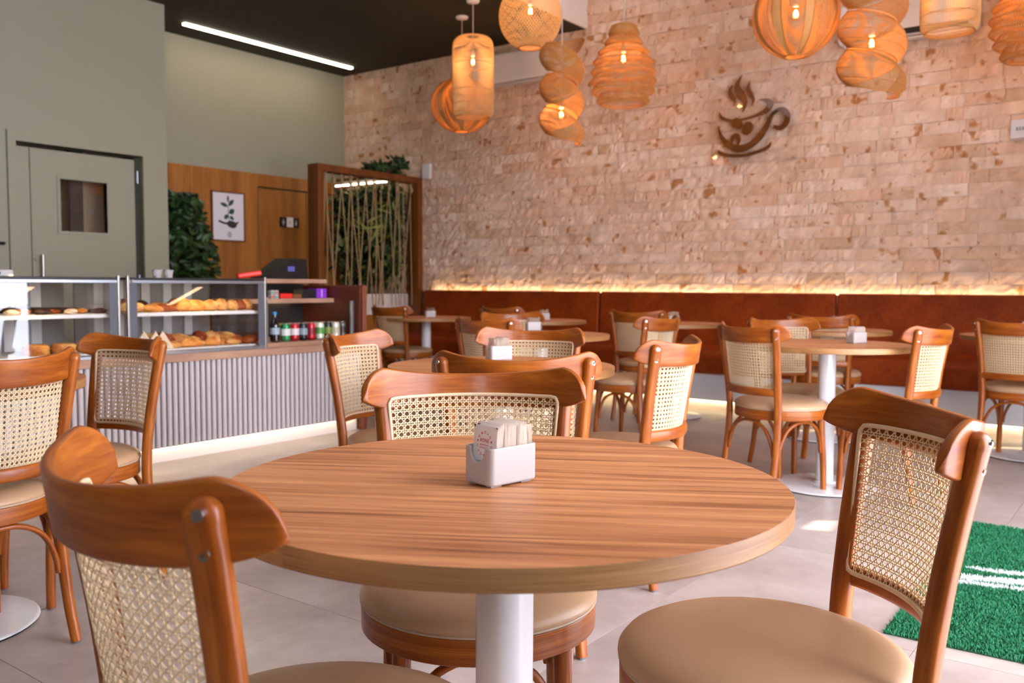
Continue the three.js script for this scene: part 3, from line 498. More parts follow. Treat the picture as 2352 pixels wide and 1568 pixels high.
// breads
{
  const B = { bun: std({ map: T.bread, roughness: 0.7 }), pale: std({ map: T.bread, color: '#ffe9c4', roughness: 0.7 }), dark: std({ map: T.bread, color: '#b0703c', roughness: 0.6 }), choc: std({ color: '#3a1c0d', roughness: 0.55 }), cream: std({ color: '#e8cfae', roughness: 0.75 }) };
  const lump = (rx, ry, rz, n, s) => { const g = mergeVertices(new THREE.SphereGeometry(1, 20, 14)), p = g.attributes.position; for (let i = 0; i < p.count; i++) { const a = V().fromBufferAttribute(p, i), k = 1 + n * (fbm(a.x * 2 + 9, a.y * 2 + a.z * 2 + 9, 64, 64, s, 3) - 0.5); const y = a.y < 0 ? a.y * 0.45 : a.y; p.setXYZ(i, a.x * rx * k, y * ry * k + ry * 0.42, a.z * rz * k); } g.computeVertexNormals(); return g; };
  const geos = [lump(0.045, 0.05, 0.045, 0.3, 1), lump(0.05, 0.045, 0.062, 0.5, 2), lump(0.04, 0.042, 0.085, 0.35, 3), lump(0.055, 0.035, 0.075, 0.8, 4)];
  const ord = ['first', 'second', 'third', 'fourth', 'fifth', 'sixth', 'seventh', 'eighth', 'ninth', 'tenth', 'eleventh', 'twelfth'];
  const put = (name, g, m, x, y, z, turn, label, group, sc = 1) => { const o = obj(name, g, m); tag(o, label, 'bread', group); o.position.set(x, y, z); o.rotation.y = turn; o.scale.setScalar(sc); };
  const yU = 0.636 + 0.249, yL = 0.636 + 0.0305;
  // upper shelf of the right case, left to right
  const up = [[-2.86, 2, B.bun, 0.95, 'orange loaf at the left end of the upper shelf'], [-2.97, 3, B.pale, 0.95, 'flat pale roll second from the left on the upper shelf'], [-3.06, 3, B.dark, 1, 'dark crusted loaf third on the upper shelf'], [-3.18, 1, B.pale, 1.15, 'tall pale roll left of the middle of the upper shelf'], [-3.26, 2, B.pale, 1.1, 'pale loaf in the middle of the upper shelf'], [-3.36, 1, B.bun, 1, 'golden roll right of the middle of the upper shelf'], [-3.44, 0, B.bun, 1.05, 'round bun fourth from the right on the upper shelf'], [-3.53, 0, B.bun, 0.95, 'round bun third from the right on the upper shelf'], [-3.60, 0, B.dark, 0.95, 'dark bun second from the right on the upper shelf'], [-3.65, 0, B.bun, 1, 'round bun at the right end of the upper shelf']];
  up.forEach(([z, g, m, s, l]) => put('bread_roll', geos[g], m, XC - 0.14 + rr(-0.02, 0.02), yU, z, rr(-0.4, 0.4), l + ' of the right case', 'breads on the upper shelf', s));
  for (let i = 0; i < 7; i++) put('bread_roll', geos[1 + i % 3], [B.dark, B.choc, B.bun][i % 3], XC - 0.30, yU, -2.9 - i * 0.11, rr(0, 3), ord[i] + ' dark pastry from the left in the back row, upper shelf of right case', 'back row pastries on the upper shelf', 1.1);
  const low = [-3.08, -3.15, -3.22, -3.30, -3.37, -3.44, -3.51, -3.58, -3.65];
  low.forEach((z, i) => put('bread_roll', geos[[3, 3, 2, 3, 1, 3, 3, 2, 1][i]], [B.bun, B.bun, B.pale, B.bun, B.pale, B.pale, B.bun, B.dark, B.dark][i], XC - 0.11 - (i % 2) * 0.04, yL, z, rr(-0.5, 0.5), ord[i] + ' crusty pastry from the left, front row on bottom tray of right case', 'front row pastries on the bottom tray', 0.85));
  for (let i = 0; i < 8; i++) put('bread_roll', geos[i % 4], [B.bun, B.dark, B.bun][i % 3], XC - 0.24, yL, -3.02 - i * 0.085, rr(0, 3), ord[i] + ' pastry from the left, second row on bottom tray of right case', 'back row pastries on the bottom tray', 1.25);
  for (let i = 0; i < 7; i++) put('pastry', geos[3], B.dark, XC - 0.42, yL, -2.85 - i * 0.12, rr(0, 3), ord[i] + ' brown pastry from the left, very back of bottom tray of right case', 'rear pastries on the bottom tray', 1.2);
  const tri = new THREE.ExtrudeGeometry(new THREE.Shape([[-0.055, 0], [0.055, 0], [0, 0.095]].map((p) => new THREE.Vector2(...p))), { depth: 0.03, bevelEnabled: true, bevelSize: 0.006, bevelThickness: 0.006, bevelSegments: 2 }).translate(0, 0.006, -0.015);
  [[-2.90, 0.9], [-2.97, 1.2], [-3.02, 1.0]].forEach(([z, a], i) => { const o = obj('sandwich', tri, B.cream); tag(o, ['leftmost', 'middle', 'rightmost'][i] + ' of three pale triangle sandwiches on the bottom tray of the right case', 'sandwich', 'triangle sandwiches'); o.position.set(XC - 0.1, yL, z); o.rotation.y = a; });
  // left case
  for (let i = 0; i < 11; i++) put('cookie', geos[3], [B.cream, B.pale, B.choc, B.dark][i % 4], XC - 0.12 - (i % 2) * 0.06, yU, -1.86 - i * 0.078, rr(0, 3), ord[i] + ' small cookie from the left on the upper shelf of the left case', 'cookies in the left pastry case', 0.62);
  const board = obj('serving_board', rb(-0.16, 0.16, 0, 0.03, -0.12, 0.12, 0.006, 1), B.choc); tag(board, 'dark flat cake board on the upper shelf of the left pastry case', 'board'); board.position.set(XC - 0.34, yU + 0.0, -2.42); board.rotation.y = 0.4;
  [-2.30, -2.45].forEach((z, i) => put('cake', lathe([[0, 0.06], [0.05, 0.058], [0.066, 0.046], [0.068, 0], [0, 0]], 32), [B.pale, B.bun][i], XC - 0.14, yL, z, 0, ['pale round cake on the bottom tray of the left pastry case', 'orange round cake beside the pale one on the bottom tray of the left case'][i], 'round cakes'));
}
// drinks niche at the right end of the counter
{
  const brown = std({ map: T.trim, color: '#9a5a3c', roughness: 0.5 }), dark = std({ color: '#241c17', roughness: 0.7 });
  const t = thing('drinks_niche', 'open wood unit with a shelf of boxes over chilled cans, right of the pastry cases', 'display unit', [XC, 0.636, -4.12]);
  const Z = (z) => z + 4.12;
  obj('end_panel', rb(-0.85, 0.018, -0.635, 0.411, Z(-4.575), Z(-4.535), 0.003, 1), std({ map: T.trim, color: '#c08a78', roughness: 0.5 }), t);
  obj('inner_panel', rb(-0.62, 0.0, 0.0, 0.405, Z(-4.534), Z(-4.522), 0.002, 1), brown, t);
  obj('back_panel', bx(-0.64, -0.62, 0, 0.42, Z(-4.53), Z(-3.72)), dark, t);
  obj('top_board', rb(-0.7, -0.30, 0.424, 0.454, Z(-4.48), Z(-3.72), 0.003, 1), M.trim, t);
  obj('shelf', rb(-0.62, -0.27, 0.298, 0.316, Z(-4.522), Z(-3.72), 0.003, 1), M.trim, t);
  obj('shelf_lip', rb(-0.282, -0.27, 0.284, 0.3, Z(-4.522), Z(-3.72), 0.002, 1), M.trim, t);
  obj('deck', rb(-0.62, -0.02, 0.0, 0.03, Z(-4.52), Z(-3.72), 0.003, 1), M.trim, t);
  obj('frame_post', rb(-0.06, -0.04, 0.03, 0.30, Z(-4.505), Z(-4.48), 0.003, 1), M.steel, t);
  obj('frame_post', rb(-0.06, -0.04, 0.03, 0.30, Z(-3.745), Z(-3.722), 0.003, 1), M.steel, t);
  obj('glass', bx(-0.054, -0.048, 0.03, 0.12, Z(-4.48), Z(-3.745)), M.glass, t);
  obj('led_bar', rb(-0.60, -0.58, 0.286, 0.298, Z(-4.4), Z(-3.85), 0.003, 1), M.led, t);
  rectLight('#ffe6c0', 14, 0.03, 0.55, [XC - 0.58, 0.636 + 0.282, -4.12], [XC - 0.2, 0.636, -4.12]);
  const canG = lathe([[0, 0.003], [0.022, 0], [0.025, 0.003], [0.0325, 0.012], [0.033, 0.02], [0.033, 0.100], [0.0315, 0.108], [0.027, 0.115], [0.0265, 0.118]], 28), lidG = lathe([[0.0265, 0.118], [0.0275, 0.120], [0.026, 0.121], [0.0245, 0.1175], [0, 0.1172]], 28), bandG = lathe([[0.0334, 0.04], [0.0334, 0.085]], 28);
  const can = (x, z, c1, c2, l, grp) => { const o = thing('drink_can', l, 'can', [x, 0.666, z], rr(0, 6), grp); obj('body', canG, phy({ color: c1, roughness: 0.3, metalness: 0.3, clearcoat: 0.4 }), o); obj('lid', lidG, M.metal, o); obj('printed_band', bandG, phy({ color: c2, roughness: 0.35, side: THREE.DoubleSide }), o); };
  [[-3.945, '#1d8a4a', '#e9e9e2', 'green drink can with pale band, leftmost of the front row of cans'], [-4.02, '#c4202c', '#e6d9d4', 'red drink can just right of the green one in the front row of cans'], [-4.095, '#15202a', '#8fa6b0', 'black drink can between two red ones in the front row'], [-4.165, '#c4142a', '#8f1020', 'plain red drink can in the middle of the front row'], [-4.245, '#dfe6cc', '#55a04a', 'pale green drink can right of the middle in the front row'], [-4.32, '#1b1f16', '#7d8f3a', 'dark olive drink can third from the right in the front row'], [-4.39, '#e6dcc8', '#cfc3a4', 'cream drink can second from the right in the front row'], [-4.455, '#5a5650', '#2b2a28', 'grey drink can at the right end of the front row']].forEach(([z, a, b, l]) => can(XC - 0.115, z, a, b, l, 'front row of drink cans'));
  for (let i = 0; i < 7; i++) can(XC - 0.19, -3.97 - i * 0.075, ['#d0aa48', '#cfcac0', '#c9a64a'][i % 3], '#e8dcc0', ['first', 'second', 'third', 'fourth', 'fifth', 'sixth', 'seventh'][i] + ' golden-topped can from the left in the back row of cans', 'back row of drink cans');
  const bt = thing('drink_bottle', 'dark bottle with blue cap standing left of the cans', 'bottle', [XC - 0.12, 0.666, -3.86]);
  obj('body', lathe([[0, 0], [0.03, 0.001], [0.0325, 0.01], [0.0325, 0.10], [0.031, 0.115], [0.02, 0.15], [0.0125, 0.17], [0.0125, 0.185]], 28), phy({ color: '#10161c', roughness: 0.1, clearcoat: 1 }), bt); obj('cap', cyl(0, 0.183, 0, 0.0145, 0.0145, 0.018, 20), std({ color: '#2a86b8', roughness: 0.4 }), bt); obj('printed_band', cyl(0, 0.05, 0, 0.0329, 0.0329, 0.045, 28), std({ color: '#9fb4c0', roughness: 0.5 }), bt);
  const box = (n, l, z0, z1, h, c, d = 0.1, grp) => { const o = thing(n, l, 'box', [XC - 0.375, 0.636 + 0.316, (z0 + z1) / 2], 0, grp); const w = Math.abs(z1 - z0) / 2; obj('carton', rb(-d / 2, d / 2, 0, h, -w, w, 0.003, 1), std({ color: c, roughness: 0.5 }), o); return [o, w, h, d]; };
  { const [o, w, h, d] = box('sweet_box', 'purple box at the right end of the shelf above the cans', -4.50, -4.405, 0.07, '#8a2ec0'); obj('pale_stripe', bx(d / 2, d / 2 + 0.0008, 0.004, h - 0.004, -0.006, 0.006), std({ color: '#c79be0', roughness: 0.5 }), o); }
  { const [o, w, h, d] = box('sweet_box', 'red box on the shelf above the cans, right of the striped packs', -4.18, -4.075, 0.034, '#e0281a'); obj('lid', rb(-d / 2, d / 2 + 0.001, h, h + 0.002, -w, w, 0.0008, 1), std({ color: '#a01c10', roughness: 0.5 }), o); }
  { const [o, w, h, d] = box('sweet_box', 'black box standing behind between red and purple boxes', -4.395, -4.27, 0.062, '#120f10'); obj('lid', rb(-d / 2, d / 2 + 0.001, h, h + 0.003, -w, w, 0.001, 1), M.black, o); }
  { const [o, w, h, d] = box('sweet_box', 'brown low box beside the red one on the shelf', -4.265, -4.185, 0.03, '#7a4a24'); obj('lid', rb(-d / 2, d / 2 + 0.001, h, h + 0.002, -w, w, 0.0008, 1), std({ color: '#5a3418', roughness: 0.5 }), o); }
  for (let i = 0; i < 2; i++) for (let k = 0; k < 2; k++) { const o = thing('gum_pack', (k ? 'upper ' : 'lower ') + (i ? 'right' : 'left') + ' one of the small striped packs at the left end of the shelf', 'pack', [XC - 0.34, 0.952 + k * 0.03, -4.005 - i * 0.035], 0, 'striped packs on the shelf'); obj('wrapper', rb(-0.02, 0.02, 0, 0.028, -0.016, 0.016, 0.003, 1), M.ceramic, o); obj('stripe', bx(0.0202, 0.0208, 0.008, 0.018, -0.015, 0.015), std({ color: ['#c8343c', '#3a9a88'][(i + k) % 2], roughness: 0.5 }), o); }
  // till, card reader, cups
  const till = thing('cash_register', 'black slanted cash register terminal on the counter end', 'cash register', [-5.25, 1.0905, -4.2]);
  obj('body', new THREE.ExtrudeGeometry(new THREE.Shape([[-0.17, 0], [0.185, 0], [0.175, 0.138], [0.05, 0.142], [0.04, 0.135], [-0.155, 0.012]].map((p) => new THREE.Vector2(...p))), { depth: 0.2, bevelEnabled: true, bevelSize: 0.004, bevelThickness: 0.004, bevelSegments: 2 }).rotateY(-Math.PI / 2).rotateY(Math.PI).scale(1, 1, 1).translate(-0.1, 0.004, 0), M.black, till);
  obj('small_screen', bx(0.1045, 0.1055, 0.055, 0.09, -0.06, 0.0), std({ color: '#22224a', emissive: '#7f7fd8', emissiveIntensity: 0.5, roughness: 0.3 }), till);
  const cr = thing('card_reader', 'bright orange-red card reader lying in front of the cash register', 'card reader', [-5.05, 1.0865, -3.79], -0.5);
  obj('body', rb(-0.035, 0.035, 0, 0.036, -0.085, 0.075, 0.012, 3).rotateX(0.16).translate(0, 0.012, 0), std({ color: '#f0301a', roughness: 0.4 }), cr); obj('printer_slot', rb(-0.022, 0.022, 0.05, 0.056, -0.06, -0.03, 0.002, 1), M.black, cr); obj('keypad', rb(-0.024, 0.024, 0.038, 0.043, 0.0, 0.06, 0.002, 1).rotateX(0.16), M.black, cr);
  [[-3.085, 'left'], [-3.16, 'right']].forEach(([z, s]) => { const c = thing('espresso_cup', s + ' one of two small white cups on top of the pastry case', 'cup', [-5.0, 1.0865, z], 0.6, 'white cups on the case'); obj('bowl', lathe([[0, 0.003], [0.018, 0.002], [0.02, 0], [0.022, 0.002], [0.024, 0.02], [0.031, 0.05], [0.0295, 0.05], [0.022, 0.02], [0, 0.008]], 32), M.ceramic, c); obj('handle', new THREE.TorusGeometry(0.012, 0.003, 8, 16).rotateY(Math.PI / 2).translate(0, 0.028, 0.037), M.ceramic, c); });
  const nb = thing('napkin_box', 'white box at the left edge of the picture on top of the pastry case', 'box', [-5.0, 1.0865, -2.15]); obj('carton', rb(-0.05, 0.05, 0, 0.036, -0.075, 0.075, 0.006, 2), M.ceramic, nb); obj('slot', bx(0.05, 0.051, 0.01, 0.025, -0.01, 0.06), M.black, nb);
}

// ---------------------------------------------------------------- woven pendant lamps
const pend = (name, label, p, top, make, bulbY, power, seen = true) => {
  const t = thing(name, label, 'pendant lamp', p);
  make(t);
  const up = top - p[1];
  obj('cord', cyl(0, bulbY + 0.06, 0, 0.0045, 0.0045, up - bulbY - 0.07, 8), M.cord, t);
  obj('canopy', lathe([[0, up], [0.058, up], [0.06, up - 0.004], [0.055, up - 0.022], [0.01, up - 0.026], [0, up - 0.026]], 32), M.white, t);
  obj('socket', lathe([[0, bulbY + 0.095], [0.012, bulbY + 0.095], [0.019, bulbY + 0.08], [0.019, bulbY + 0.042], [0, bulbY + 0.042]], 20), M.cord, t);
  const b = obj('bulb', lathe([[0.0, bulbY - 0.055], [0.018, bulbY - 0.052], [0.034, bulbY - 0.036], [0.04, bulbY - 0.012], [0.034, bulbY + 0.014], [0.02, bulbY + 0.036], [0.0145, bulbY + 0.05]], 28), M.bulb, t);
  obj('filament', lathe([[0, bulbY - 0.026], [0.011, bulbY - 0.022], [0.015, bulbY - 0.005], [0.012, bulbY + 0.014], [0, bulbY + 0.024]], 16), M.filament, b);
  const l = new THREE.PointLight('#ffd2a2', power, 0, 2); l.shadow.radius = 1; l.castShadow = true; l.position.set(p[0], p[1] + bulbY - 0.005, p[2]); scene.add(l);
};
const out = (a) => V(Math.sin(a), 0, Math.cos(a));
// strands that follow a profile [r, y]; twist in radians from end to end
function profileStrands(S, prof, n, { twist = 0, width = 0.003, thick = 0.002, off = 0, seg = 3, r0 = 0 } = {}) {
  const c = new THREE.CatmullRomCurve3(prof.map((p) => V(p[0], p[1], 0)), false, 'centripetal', 0.5), m = (prof.length - 1) * seg, pts = c.getPoints(m);
  for (let i = 0; i < n; i++) { const P = [], N = []; for (let k = 0; k <= m; k++) { const a = r0 + (i / n) * 2 * Math.PI + twist * k / m, q = pts[k], d = pts[Math.min(m, k + 1)].clone().sub(pts[Math.max(0, k - 1)]), nr = -d.y, ny = d.x, l = Math.hypot(nr, ny) || 1, o = out(a); P.push(V(o.x * (q.x + off), q.y, o.z * (q.x + off))); const w = nr / l * (nr < 0 ? -1 : 1); N.push(V(o.x * w, ny / l, o.z * w).normalize()); } S.add(P, N, width, thick); }
}
const hoop = (r, y, t = 0.004) => new THREE.TorusGeometry(r, t, 7, 64).rotateX(Math.PI / 2).translate(0, y, 0);
const stuff = (o) => { o.userData.kind = 'stuff'; return o; };
function drum(h, r) { return (t) => {
  const S = new Strips(), H = h / 2, prof = [[r * 0.3, H], [r * 0.75, H - 0.01], [r * 0.95, H - 0.05], [r, H - 0.13], [r, 0], [r, -H + 0.1], [r * 0.96, -H + 0.03], [r * 0.84, -H]];
  profileStrands(S, prof, 92, { width: 0.0052, thick: 0.003 });
  stuff(obj('woven_rods', S.build(), M.rattanPale, t)); obj('hoop', [hoop(r * 0.84, -H), hoop(r * 0.82, -H + 0.015)], M.rattan, t);
  for (const y of [H - 0.14, H * 0.3, -H * 0.35, -H + 0.11]) obj('hoop', hoop(r - 0.004, y, 0.0035), M.rattan, t); obj('hoop', hoop(r * 0.3, H), M.rattan, t);
}; }
function ball(r, ry) { return (t) => {
  const S = new Strips(), prof = []; for (let k = 0; k <= 10; k++) { const a = (0.1 + 0.78 * k / 10) * Math.PI; prof.push([Math.sin(a) * r, Math.cos(a) * ry]); }
  profileStrands(S, prof, 62, { twist: 1.9, width: 0.0048, thick: 0.002, seg: 2 }); profileStrands(S, prof, 62, { twist: -1.9, width: 0.0048, thick: 0.002, off: 0.003, seg: 2 });
  stuff(obj('woven_mesh', S.build(), M.rattanPale, t));
  for (const k of [0, 10]) obj('hoop', hoop(prof[k][0], prof[k][1], 0.006), M.rattan, t);
}; }
function pumpkin(r, ry, n = 8) { return (t) => {
  const S = new Strips(), S2 = new Strips(), fr = [];
  const at = (a, f, sc) => { const o = out(a); return V(o.x * Math.sin(f) * r * sc, Math.cos(f) * ry * (0.5 + 0.5 * sc), o.z * Math.sin(f) * r * sc); };
  for (let g = 0; g < n; g++) {
    const a0 = g / n * 2 * Math.PI, wide = 2 * Math.PI / n * 0.72, nar = 2 * Math.PI / n * 0.28;
    for (let k = 0; k < 66; k++) { const f = (0.09 + 0.83 * k / 65) * Math.PI, P = [], N = []; for (let j = 0; j <= 6; j++) { const u = j / 6, q = at(a0 + wide * u, f, 0.955 + 0.045 * Math.sin(u * Math.PI)); P.push(q); N.push(q.clone().normalize()); } S.add(P, N, 0.0062, 0.0025); }
    for (let k = 0; k < 5; k++) { const P = [], N = []; for (let j = 0; j <= 16; j++) { const f = (0.09 + 0.83 * j / 16) * Math.PI, q = at(a0 + wide + nar * (k + 0.5) / 5, f, 0.95); P.push(q); N.push(q.clone().normalize()); } S2.add(P, N, 0.011, 0.0025); }
    for (const a of [a0, a0 + wide]) { const P = []; for (let j = 0; j <= 14; j++) P.push(at(a, (0.09 + 0.83 * j / 14) * Math.PI, 0.96)); obj('rib', sweep(P, 0.0035, { seg: 24, rad: 6 }), M.rattan, t); }
  }
  stuff(obj('woven_gores', S.build(), M.rattan, t)); stuff(obj('pale_strips', S2.build(), M.strip, t));
  for (const f of [0.09, 0.92]) obj('hoop', hoop(Math.sin(f * Math.PI) * r * 0.96, Math.cos(f * Math.PI) * ry * 0.98, 0.006), M.rattan, t);
}; }
function hive(rims, h) { return (t) => {
  const n = rims.length, S = new Strips(), H = h / 2, dy = h / n;
  rims.forEach((r, i) => { const y = H - i * dy, ri = (i ? Math.min(rims[i - 1], r) * 0.86 : r * 0.8), prof = [[ri, y], [ri * 0.4 + r * 0.6, y - dy * 0.35], [r, y - dy * 0.72], [r * 0.97, y - dy * 0.9], [r * 0.86, y - dy * 1.05]]; profileStrands(S, prof, 104, { width: 0.006, thick: 0.0022, seg: 2, r0: i * 0.03 }); obj('hoop', hoop(r, y - dy * 0.72, 0.0045), M.rattan, t); });
  stuff(obj('woven_tiers', S.build(), M.rattan, t)); obj('hoop', hoop(rims[n - 1] * 0.84, -H - 0.005, 0.005), M.rattan, t); obj('hoop', hoop(rims[0] * 0.8, H, 0.005), M.rattan, t);
}; }
function twist(r, pitch, turns, band, face) { return (t) => {
  const S = new Strips(), n = Math.round(turns * 150), H = pitch * turns / 2, rim = [[], []];
  const at = (k, s) => { const q = k / n, a = face + Math.PI / 2 + q * turns * 2 * Math.PI, tap = Math.min(1, Math.sqrt(Math.max(0, Math.min(q, 1 - q)) * turns * 2.6)), hh = band / 2 * tap, bulge = r * (1 - 0.30 * s * s * tap), o = out(a); return V(o.x * bulge, H - pitch * turns * q + s * hh, o.z * bulge); };
  for (let k = 2; k <= n - 2; k++) { const P = [], N = []; for (let j = -3; j <= 3; j++) { const p = at(k, j / 3); P.push(p); N.push(V(p.x, (j / 3) * r * 0.9, p.z).normalize()); } S.add(P, N, 0.0046, 0.0018); }
  for (const s of [-0.5, 0, 0.5]) { const P = [], N = []; for (let k = 4; k <= n - 4; k += 3) { const p = at(k, s); P.push(p); N.push(V(p.x, s * r * 0.9, p.z).normalize()); } S.add(P, N, 0.005, 0.002); }
  for (const s of [-1, 1]) { const P = []; for (let k = 0; k <= n; k += 5) P.push(at(k, s)); obj('rim', sweep(P, 0.0042, { seg: Math.round(n * 0.7), rad: 6 }), M.rattan, t); }
  stuff(obj('woven_ribbon', S.build(), M.rattan, t));
}; }
const px3 = (x, y, D) => { const f = 2056.8, v = V((x - 1176) / f * D, -(y - 784) / f * D, -D).applyEuler(camera.rotation).add(camera.position); return [v.x, v.y, v.z]; };
const toCam = (p) => Math.atan2(-p[0], -p[2]);
const PW = 0.45;
pend('ball_pendant', 'orange gored ball lamp hanging behind the drum lamp at upper left', [-5.614, 2.774, -6.697], HS, pumpkin(0.305, 0.26), 0.05, PW);
pend('drum_pendant', 'pale tall drum lamp of upright rattan rods under the dark ceiling', [-5.217, 2.93, -6.378], HS, drum(0.715, 0.187), 0.14, PW);
pend('ball_pendant', 'fine mesh ball lamp at the top, in front of the dark ceiling edge', px3(1218, 38, 7.7), HC, ball(0.268, 0.285), 0.05, PW);
{ const p = px3(1290, 207, 7.3); pend('twisted_pendant', 'twisted ribbon lamp hanging left of the beehive lamp', p, HC, twist(0.185, 0.255, 3.15, 0.215, toCam(p)), -0.19, PW); }
pend('beehive_pendant', 'tiered beehive lamp hanging alone in front of the stone wall left of the cup emblem', px3(1432, 150, 7.3), HC, hive([0.125, 0.155, 0.205, 0.245, 0.262, 0.268, 0.255, 0.215], 0.62), 0.06, PW);
pend('ball_pendant', 'large gored ball lamp above and right of the cup emblem', px3(1828, 34, 6.2), HC, pumpkin(0.292, 0.30), 0.01, PW);
{ const p = px3(2003, 70, 5.9); pend('twisted_pendant', 'twisted ribbon lamp with a pointed tail right of the large ball lamp', p, HC, twist(0.22, 0.25, 3.18, 0.235, toCam(p)), -0.08, PW); }
pend('drum_pendant', 'drum lamp of upright rattan rods cut off by the top right of the picture', px3(2184, -28, 6.1), HC, drum(0.6, 0.187), 0.06, PW);
pend('beehive_pendant', 'tiered beehive lamp cut off by the right edge of the picture', px3(2372, 22, 6.1), HC, hive([0.125, 0.155, 0.205, 0.245, 0.262, 0.262, 0.235, 0.19], 0.66), 0.06, PW);

// ---------------------------------------------------------------- leaves
function leafGeo(l, w) { const g = new THREE.PlaneGeometry(w, l, 2, 4), p = g.attributes.position; for (let i = 0; i < p.count; i++) { const t = Math.min(1, Math.max(0, p.getY(i) / l + 0.5)), k = Math.sin(Math.PI * Math.pow(t, 0.8)) * 1.0 + 0.02; p.setX(i, p.getX(i) * k); p.setY(i, t * l); p.setZ(i, Math.abs(p.getX(i)) * 0.5 - 0.28 * l * t * t); } g.computeVertexNormals(); return g; }
function foliage(name, parent, geo, mats, n, place) {
  mats.forEach((m) => { const im = new THREE.InstancedMesh(geo, m, n), q = new THREE.Object3D(); im.name = name; for (let i = 0; i < n; i++) { place(q, i); q.updateMatrix(); im.setMatrixAt(i, q.matrix); } im.castShadow = im.receiveShadow = true; parent.add(im); stuff(im); });
}
const lf = ['#1d3316', '#2b4a1d', '#3d5a2a'].map((c) => std({ color: c, roughness: 0.45, side: THREE.DoubleSide })), lw = ['#22381a', '#2f4a20', '#6f7234'].map((c) => std({ color: c, roughness: 0.5, side: THREE.DoubleSide }));
{
  const t = thing('potted_tree', 'bushy dark green tree beside the wood cladding, behind the counter', 'plant', [-8.08, 0, -5.25]);
  obj('pot', lathe([[0, 0], [0.14, 0], [0.19, 0.34], [0.2, 0.36], [0.18, 0.36], [0.17, 0.32], [0, 0.32]], 36), M.grey, t);
  obj('trunk', [sweep([[0, 0.3, 0], [0.03, 0.8, -0.02], [-0.02, 1.4, 0.02], [0.0, 1.9, 0]], 0.018, { seg: 18, rad: 8 }), sweep([[0.02, 0.9, 0], [0.05, 1.3, -0.18], [0.06, 1.6, -0.26]], 0.009, { seg: 12, rad: 7 }), sweep([[0, 0.8, 0], [0.02, 1.1, 0.14], [0, 1.5, 0.2]], 0.009, { seg: 12, rad: 7 })], std({ color: '#4a3522', roughness: 0.9 }), t);
  foliage('foliage', t, leafGeo(0.10, 0.052), lf, 620, (q) => { const y = rr(0.75, 1.93), k = (1.98 - y) / 1.2, w = Math.min(0.36, 0.16 + 0.40 * k), a = rnd() * 6.28, r = Math.pow(rnd(), 0.45); q.position.set(Math.cos(a) * r * Math.min(0.24, w), y, Math.sin(a) * r * w - 0.06 * k - 0.04); q.rotation.set(rr(0.8, 2.4), rnd() * 6.28, rr(-0.5, 0.5)); q.scale.setScalar(rr(0.7, 1.2)); });
}
